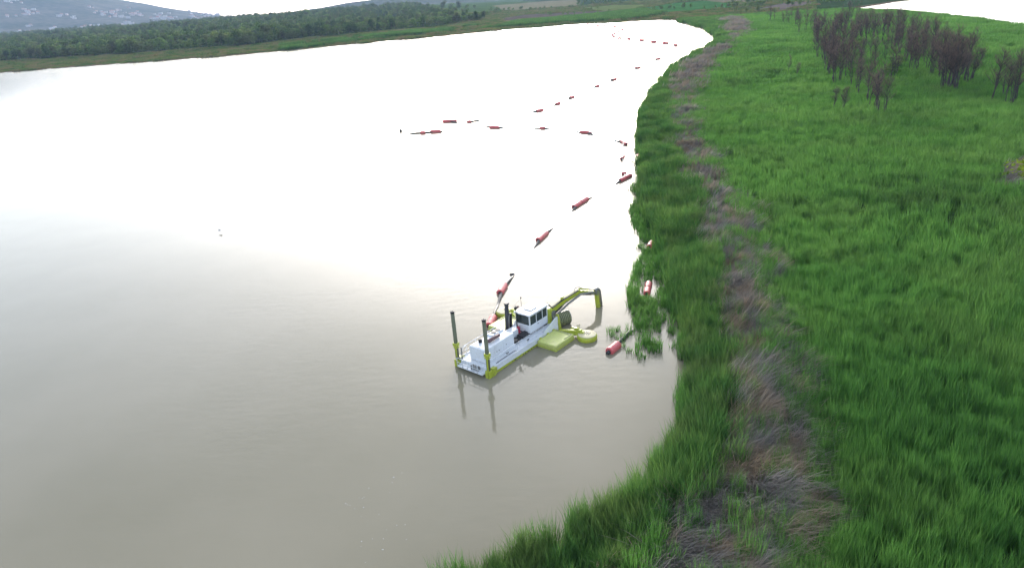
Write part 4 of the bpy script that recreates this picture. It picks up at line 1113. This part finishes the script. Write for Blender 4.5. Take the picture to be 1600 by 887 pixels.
    for k in range(10):
        w_ = -0.70 + 1.4 * k / 9
        pts = [(0.10 + 0.0, w_, 0.2)] + [(0.62 * math.cos(a) - 0.05, w_, -0.28 + 0.62 * math.sin(a)) for a in np.linspace(1.15, -1.5, 9)]
        b = MB()
        for q0, q1 in zip(pts[:-1], pts[1:]): b.bar(q0, q1, 0.055, 0.09, (0, 1, 0.001))
        part('tine', b, M['rake'], rk)
    for w_ in (-0.76, 0.76):
        pol = [(0.0, 0.25)] + [(0.66 * math.cos(a) - 0.05, -0.28 + 0.66 * math.sin(a)) for a in np.linspace(1.15, -1.5, 9)] + [(-0.35, -0.9), (-0.2, -0.2)]
        part('cheek_plate', MB().prism(pol, 'y', w_ - 0.025, w_ + 0.025), M['steel'], rk)
    shell = [(0.54 * math.cos(a) - 0.05, -0.28 + 0.54 * math.sin(a)) for a in np.linspace(1.2, -1.5, 10)]
    shell += [(0.50 * math.cos(a) - 0.05, -0.28 + 0.50 * math.sin(a)) for a in np.linspace(-1.5, 1.2, 10)]
    sb = MB()
    for i in range(9):
        sb.prism([shell[i], shell[i + 1], shell[18 - i], shell[19 - i]], 'y', -0.735, 0.735)
    part('bucket_shell', sb, M['black'], rk)
    part('cross_bar', MB().tube([(0.50, -0.75, -0.28), (0.50, 0.75, -0.28)], 0.05, 8), M['rake'], rk)
    return root
build_dredger()
# ------------------------------------------------------------------ pipeline floats (photo pixels of the two ends, on the water)
def make_float(a, b, rad, label, group=None, seam=False, z=0.16, name='pipe_float', fit=0.84):
    a = np.array(a); b = np.array(b); c = (a + b) / 2; a = c + (a - c) * fit; b = c + (b - c) * fit; rad = rad * (fit - 0.06); L = np.linalg.norm(b - a); c = (a + b) / 2
    e = empty(name, (c[0], c[1], z), math.atan2(b[1] - a[1], b[0] - a[0]))
    e.rotation_euler = (random.uniform(-0.5, 0.5), random.uniform(-0.02, 0.02), e.rotation_euler[2])
    tag(e, label, 'float', group)
    def lathe_x(prof, n=20, sm=False):
        m_ = MB(); m_.lathe(prof, n, (0, 0, 0), sm)
        m_.v = [(v[2], v[0], v[1]) for v in m_.v]; return m_
    h = L / 2; R = rad
    halves = [(-h, -0.06), (0.06, h)] if seam else [(-h, h)]
    for x0, x1 in halves:
        ch = min(0.10, (x1 - x0) * 0.12)
        prof = [(R * 0.42, x0 + 0.05), (R * 0.50, x0 + 0.012), (R * 0.86, x0), (R, x0 + ch), (R, x1 - ch), (R * 0.86, x1), (R * 0.50, x1 - 0.012), (R * 0.42, x1 - 0.05)]
        sh = lathe_x(prof).build('shell', M['float'], e)
        for t in ((0.33, 0.67) if L > 1.2 else (0.5,)):
            xx = x0 + (x1 - x0) * t
            lathe_x([(R * 0.99, xx - 0.03), (R * 1.015, xx - 0.022), (R * 1.015, xx + 0.022), (R * 0.99, xx + 0.03)]).build('strap_groove', M['float'], sh)
        lathe_x([(R * 0.40, x0 - 0.03), (R * 0.44, x0 - 0.02), (R * 0.44, x0 + 0.06)], 14).build('collar', M['pipe'], sh)
        lathe_x([(R * 0.44, x1 - 0.06), (R * 0.44, x1 + 0.02), (R * 0.40, x1 + 0.03)], 14).build('collar', M['pipe'], sh)
    if seam:
        lathe_x([(R * 0.55, -0.07), (R * 0.55, 0.07)]).build('coupling', M['pipe'], e)
    return e

PIPE_R = 0.17
def pipe_line(name, pts, label, ends):
    """black pipe that lies in the floats and sags under the water between them"""
    path = []
    for i in range(len(pts) - 1):
        a = np.array(pts[i]); b = np.array(pts[i + 1]); L = np.linalg.norm((b - a)[:2])
        n = min(max(4, int(L / 0.5)), 160)
        for k in range(n):
            t = k / n
            d = min(t, 1 - t) * L
            z = (a[2] + (b[2] - a[2]) * t) - 0.60 * smooth(1.6, 7.5, np.array(d))
            path.append((a[0] + (b[0] - a[0]) * t, a[1] + (b[1] - a[1]) * t, float(z)))
    path.append(tuple(pts[-1][:3]))
    o = MB().tube(path, PIPE_R, 10).build(name, M['pipe'])
    tag(o, label, 'pipe')
    return o

def build_floats():
    Z = 0.16
    def P(x, y): return gp(x, y, Z)
    FL = [  # end a, end b, radius, label, group, seam
        ((763, 511), (772, 494), 0.55, 'red pipeline float right beside the dredger, half hidden by its deck', None, False),
        ((780, 459), (789, 444), 0.55, 'red pipeline float alone behind the dredger, next one along the pipe', None, False),
        ((839, 377), (855, 362), 0.52, 'red pipeline float between the dredger and the long jointed float', None, False),
        ((894, 325), (919, 309), 0.52, 'long red two piece float on the pipe between dredger and reeds', None, True),
        ((967, 283), (987, 273), 0.52, 'long red float lying against the reed bank with a smaller one on it', None, True),
        ((971, 249), (974, 243), 0.5, 'short red float near the bank, end on', None, False),
        ((968, 219), (980, 226), 0.5, 'red jointed float near the bank where the pipe turns away', None, True),
        ((906, 206), (926, 208), 0.55, 'red jointed float on the crosswise pipe nearest the reed bank', None, True),
        ((843, 200), (853, 200), 0.55, 'short red float on the crosswise pipe, next to the empty stretch', None, False),
        ((764, 199), (782, 199), 0.58, 'red float in the middle of the crosswise pipe', None, False),
        ((671, 206), (690, 205), 0.6, 'long red float near the free end of the crosswise pipe', None, False),
        ((656, 208), (665, 207), 0.6, 'short red float coupled to the free end of the crosswise pipe', None, False),
        ((690, 190), (716, 189), 0.6, 'longest red float lying behind the crosswise pipe', None, True),
        ((729, 190), (737, 190), 0.5, 'short red float just past the longest one', None, False),
    ]
    for a, b, r_, lab, grp, seam in FL:
        make_float(P(*a)[:2], P(*b)[:2], r_, lab, grp, seam)
    # the small float riding on top of the one at the bank
    q = P(975, 271)
    make_float(q[:2] + np.array([-0.5, -0.1]), q[:2] + np.array([0.5, 0.2]), 0.42, 'small red float lying across the long float at the bank', None, False)
    # floats caught in the reeds
    make_float(P(950, 551)[:2], P(967, 537)[:2], 0.56, 'bright red float with an open black pipe end beside the water plants', None, False)
    make_float(P(1014, 387)[:2], P(1019, 378)[:2], 0.5, 'faded red float sunk among the water plants by the bank', None, False)
    make_float(P(1010, 461)[:2], P(1014, 441)[:2], 0.5, 'faded red jointed float among the water plants across from the digging arm', None, True)
    make_float(P(997, 241)[:2], P(1000, 250)[:2], 0.5, 'pale red jointed float half hidden by the reed edge', None, True)
    # far floats of the returning line
    far = [(843, 172.7), (871, 162), (893, 152), (932.8, 134.7), (959, 124), (996, 106), (1028, 92)]
    for i, (x, y) in enumerate(far):
        w = [5, 3.5, 4, 3, 4.5, 4.5, 3.5][i]
        make_float(P(x - w, y + 0.8)[:2], P(x + w, y - 0.8)[:2], 0.55, 'distant red float on the long straight pipe towards the lake end', 'floats of the straight far pipe', i in (0, 4, 5), fit=1.0)
    loop = [(1055.6, 70.9), (1040, 67.7), (1021.5, 65.6), (1003, 63), (982.6, 61), (968, 59.8), (959, 57.7), (957, 55), (960, 52.5), (966, 49), (972, 46.7), (971, 42.8), (960.6, 42), (946.4, 41), (933.8, 40.4), (917.8, 38.6)]
    for i, (x, y) in enumerate(loop):
        w = [2.2, 3, 3.2, 2.4, 1.6, 1.8, 1.2, 1.2, 1.2, 1.8, 1.2, 1.2, 2.2, 3.6, 1.8, 1.4][i]
        make_float(P(x - w, y)[:2], P(x + w, y + 0.1)[:2], 0.75, 'tiny distant float on the looping pipe at the lake end', 'floats of the looping far pipe', False, fit=1.15)
    # pipes
    main = [(769, 500), (786, 450), (847, 369.5), (906.5, 317), (977, 278), (973, 246), (974, 222.5), (916, 207), (848, 200), (773, 199), (703, 189.5)]
    pts = [np.array(P(*q)) for q in main]
    start = np.array([-3.4, 46.15]) * S + S * (np.array([.66, .751]) * 5.2 + np.array([-.751, .66]) * 2.6)
    pts = [np.array([start[0], start[1], 0.25])] + pts
    pipe_line('discharge_pipe', pts, 'long black discharge pipe running from the dredger through the red floats', [1] * len(pts))
    far_p = [np.array(P(*q)) for q in [(733, 190), (843, 172.7), (871, 162), (893, 152), (932.8, 134.7), (959, 124), (996, 106), (1028, 92), (1055.6, 70.9)]]
    pipe_line('discharge_pipe', far_p, 'far black pipe mostly under water between the distant floats', [1] * len(far_p))
    # free end of the crosswise pipe, drawn to a point where it dives
    a, b = P(692, 205), P(632, 209)
    d = (b - a)
    MB_ = MB().tube([a, a + d * 0.5, a + d * 0.75, a + d * 1.0 + np.array([0, 0, -0.35])], PIPE_R, 10)
    tag(MB_.build('pipe_end', M['pipe']), 'black pipe end sticking out past the short coupled float', 'pipe')
    q = P(626, 204.5)
    tag(MB().lathe([(0.25, -0.3), (0.42, 0.0), (0.40, 0.30), (0.2, 0.45)], 12, tuple(q), True).build('marker_buoy', M['black']), 'small black marker buoy off the free pipe end', 'buoy')
    q = P(800, 427)
    tag(MB().lathe([(0.2, -0.3), (0.34, -0.05), (0.30, 0.12), (0.12, 0.2)], 12, (q[0], q[1], 0.02), True).build('marker_buoy', M['black']), 'small black buoy on the pipe behind the lone float', 'buoy')
    # pipe running into the plants from the nearest float, its open end dark
    a, b = gp(949, 552, 0.12), gp(983, 519, 0.10)
    d = b - a
    tag(MB().tube([a, a + d * 0.5, b + np.array([0, 0, -0.02]), b + d * 0.25 + np.array([0, 0, -0.4])], 0.19, 12).build('open_pipe', M['pipe']), 'black pipe through the bright red float, running into the water plants', 'pipe')
build_floats()

# ------------------------------------------------------------------ gull over the water
def build_gull():
    P = gp(343, 360, 0.4)
    e = empty('gull', (P[0], P[1], 0.4), 0.7)
    tag(e, 'white and grey gull skimming the open water', 'bird')
    white = paint('gull_white', (0.75, 0.75, 0.75), (0.4, 0.4, 0.4), 0.3, 0.9, 6.0); grey = paint('gull_grey_wing', (0.24, 0.25, 0.27), (0.05, 0.05, 0.05), 0.6, 0.9, 4.0)
    b = MB(); b.tube([(-0.26, 0, 0.02), (-0.15, 0, 0), (0.0, 0, -0.01), (0.13, 0, 0.02), (0.20, 0, 0.045), (0.25, 0, 0.04), (0.31, 0, 0.03)], [0.03, 0.055, 0.075, 0.055, 0.045, 0.03, 0.006], 10)
    b.build('body', white, e)
    MB().prism([(-0.24, -0.02), (-0.24, 0.02), (-0.38, 0.07), (-0.38, -0.07)], 'z', 0.015, 0.025).build('tail', white, e)
    for s in (-1, 1):
        w = MB()
        top = [((0.08, 0.04, 0.04), (-0.10, 0.04, 0.04)), ((0.13, 0.28, 0.16), (-0.06, 0.28, 0.15)), ((0.04, 0.52, 0.12), (-0.08, 0.50, 0.11)), ((-0.14, 0.72, 0.06), (-0.16, 0.70, 0.06))]
        vs = []
        for p, q in top:
            for t in (p, q): vs.append((t[0], t[1] * s, t[2])); vs.append((t[0], t[1] * s, t[2] - 0.012))
        fs = []
        for i in range(3):
            o = i * 4
            fs += [(o, o + 2, o + 6, o + 4), (o + 1, o + 5, o + 7, o + 3), (o, o + 4, o + 5, o + 1), (o + 2, o + 3, o + 7, o + 6)]
        w.add(vs, fs, True); w.build('wing', grey, e)
build_gull()

# ------------------------------------------------------------------ flecks of foam
def build_foam():
    foam = paint('foam', (0.42, 0.42, 0.40), (0.5, 0.5, 0.46), 0.4, 0.8, 8.0)
    spots = [(561, 777), (566, 778), (569, 776), (543, 788), (547, 789), (554, 794), (564, 806), (609, 769), (568, 792), (565, 845), (564, 853), (582, 841), (598, 858), (604, 827), (635, 842), (613, 753), (634, 757), (615, 745), (628, 738), (571, 878), (599, 841), (592, 803), (540, 786), (576, 762), (633, 819), (620, 820)]
    vs, fs = [], []
    r = random.Random(9)
    for x, y in spots:
        c = gp(x, y); n = 9; s = r.uniform(0.018, 0.045); b = len(vs)
        el = r.uniform(0.5, 1.6); a0 = r.uniform(0, 3)
        for z, k_ in ((0.002, 1.0), (0.014, 0.7)):
            for k in range(n):
                a = 2 * math.pi * k / n; q = s * k_ * r.uniform(0.7, 1.2)
                vs.append((c[0] + q * math.cos(a + a0) * el, c[1] + q * math.sin(a + a0), z))
        fs.append(tuple(range(b + n, b + 2 * n)))
        fs += [(b + k, b + (k + 1) % n, b + n + (k + 1) % n, b + n + k) for k in range(n)]
    me = bpy.data.meshes.new('foam_flecks'); me.from_pydata(vs, [], fs); me.materials.append(foam)
    tag(link(bpy.data.objects.new('foam_flecks', me)), 'white flecks of foam drifting on the open water', 'foam', kind='stuff')
build_foam()
# ------------------------------------------------------------------ haze
def make_haze():
    mt, nt, out = new_mat('haze_air')
    v = N(nt, 'ShaderNodeVolumePrincipled')
    v.inputs['Color'].default_value = (0.52, 0.68, 1.0, 1); v.inputs['Density'].default_value = HAZE_DENSITY
    v.inputs['Anisotropy'].default_value = 0.0
    nt.links.new(v.outputs[0], out.inputs['Volume'])
    b = MB().box(-14000, 14000, -14000, 14000, -30, 900)
    o = b.build('haze', mt); o['kind'] = 'stuff'
    tag(o, 'pale blue air haze over the whole valley', 'haze')
    o.display_type = 'WIRE'
HAZE_DENSITY = 0.00008
make_haze()
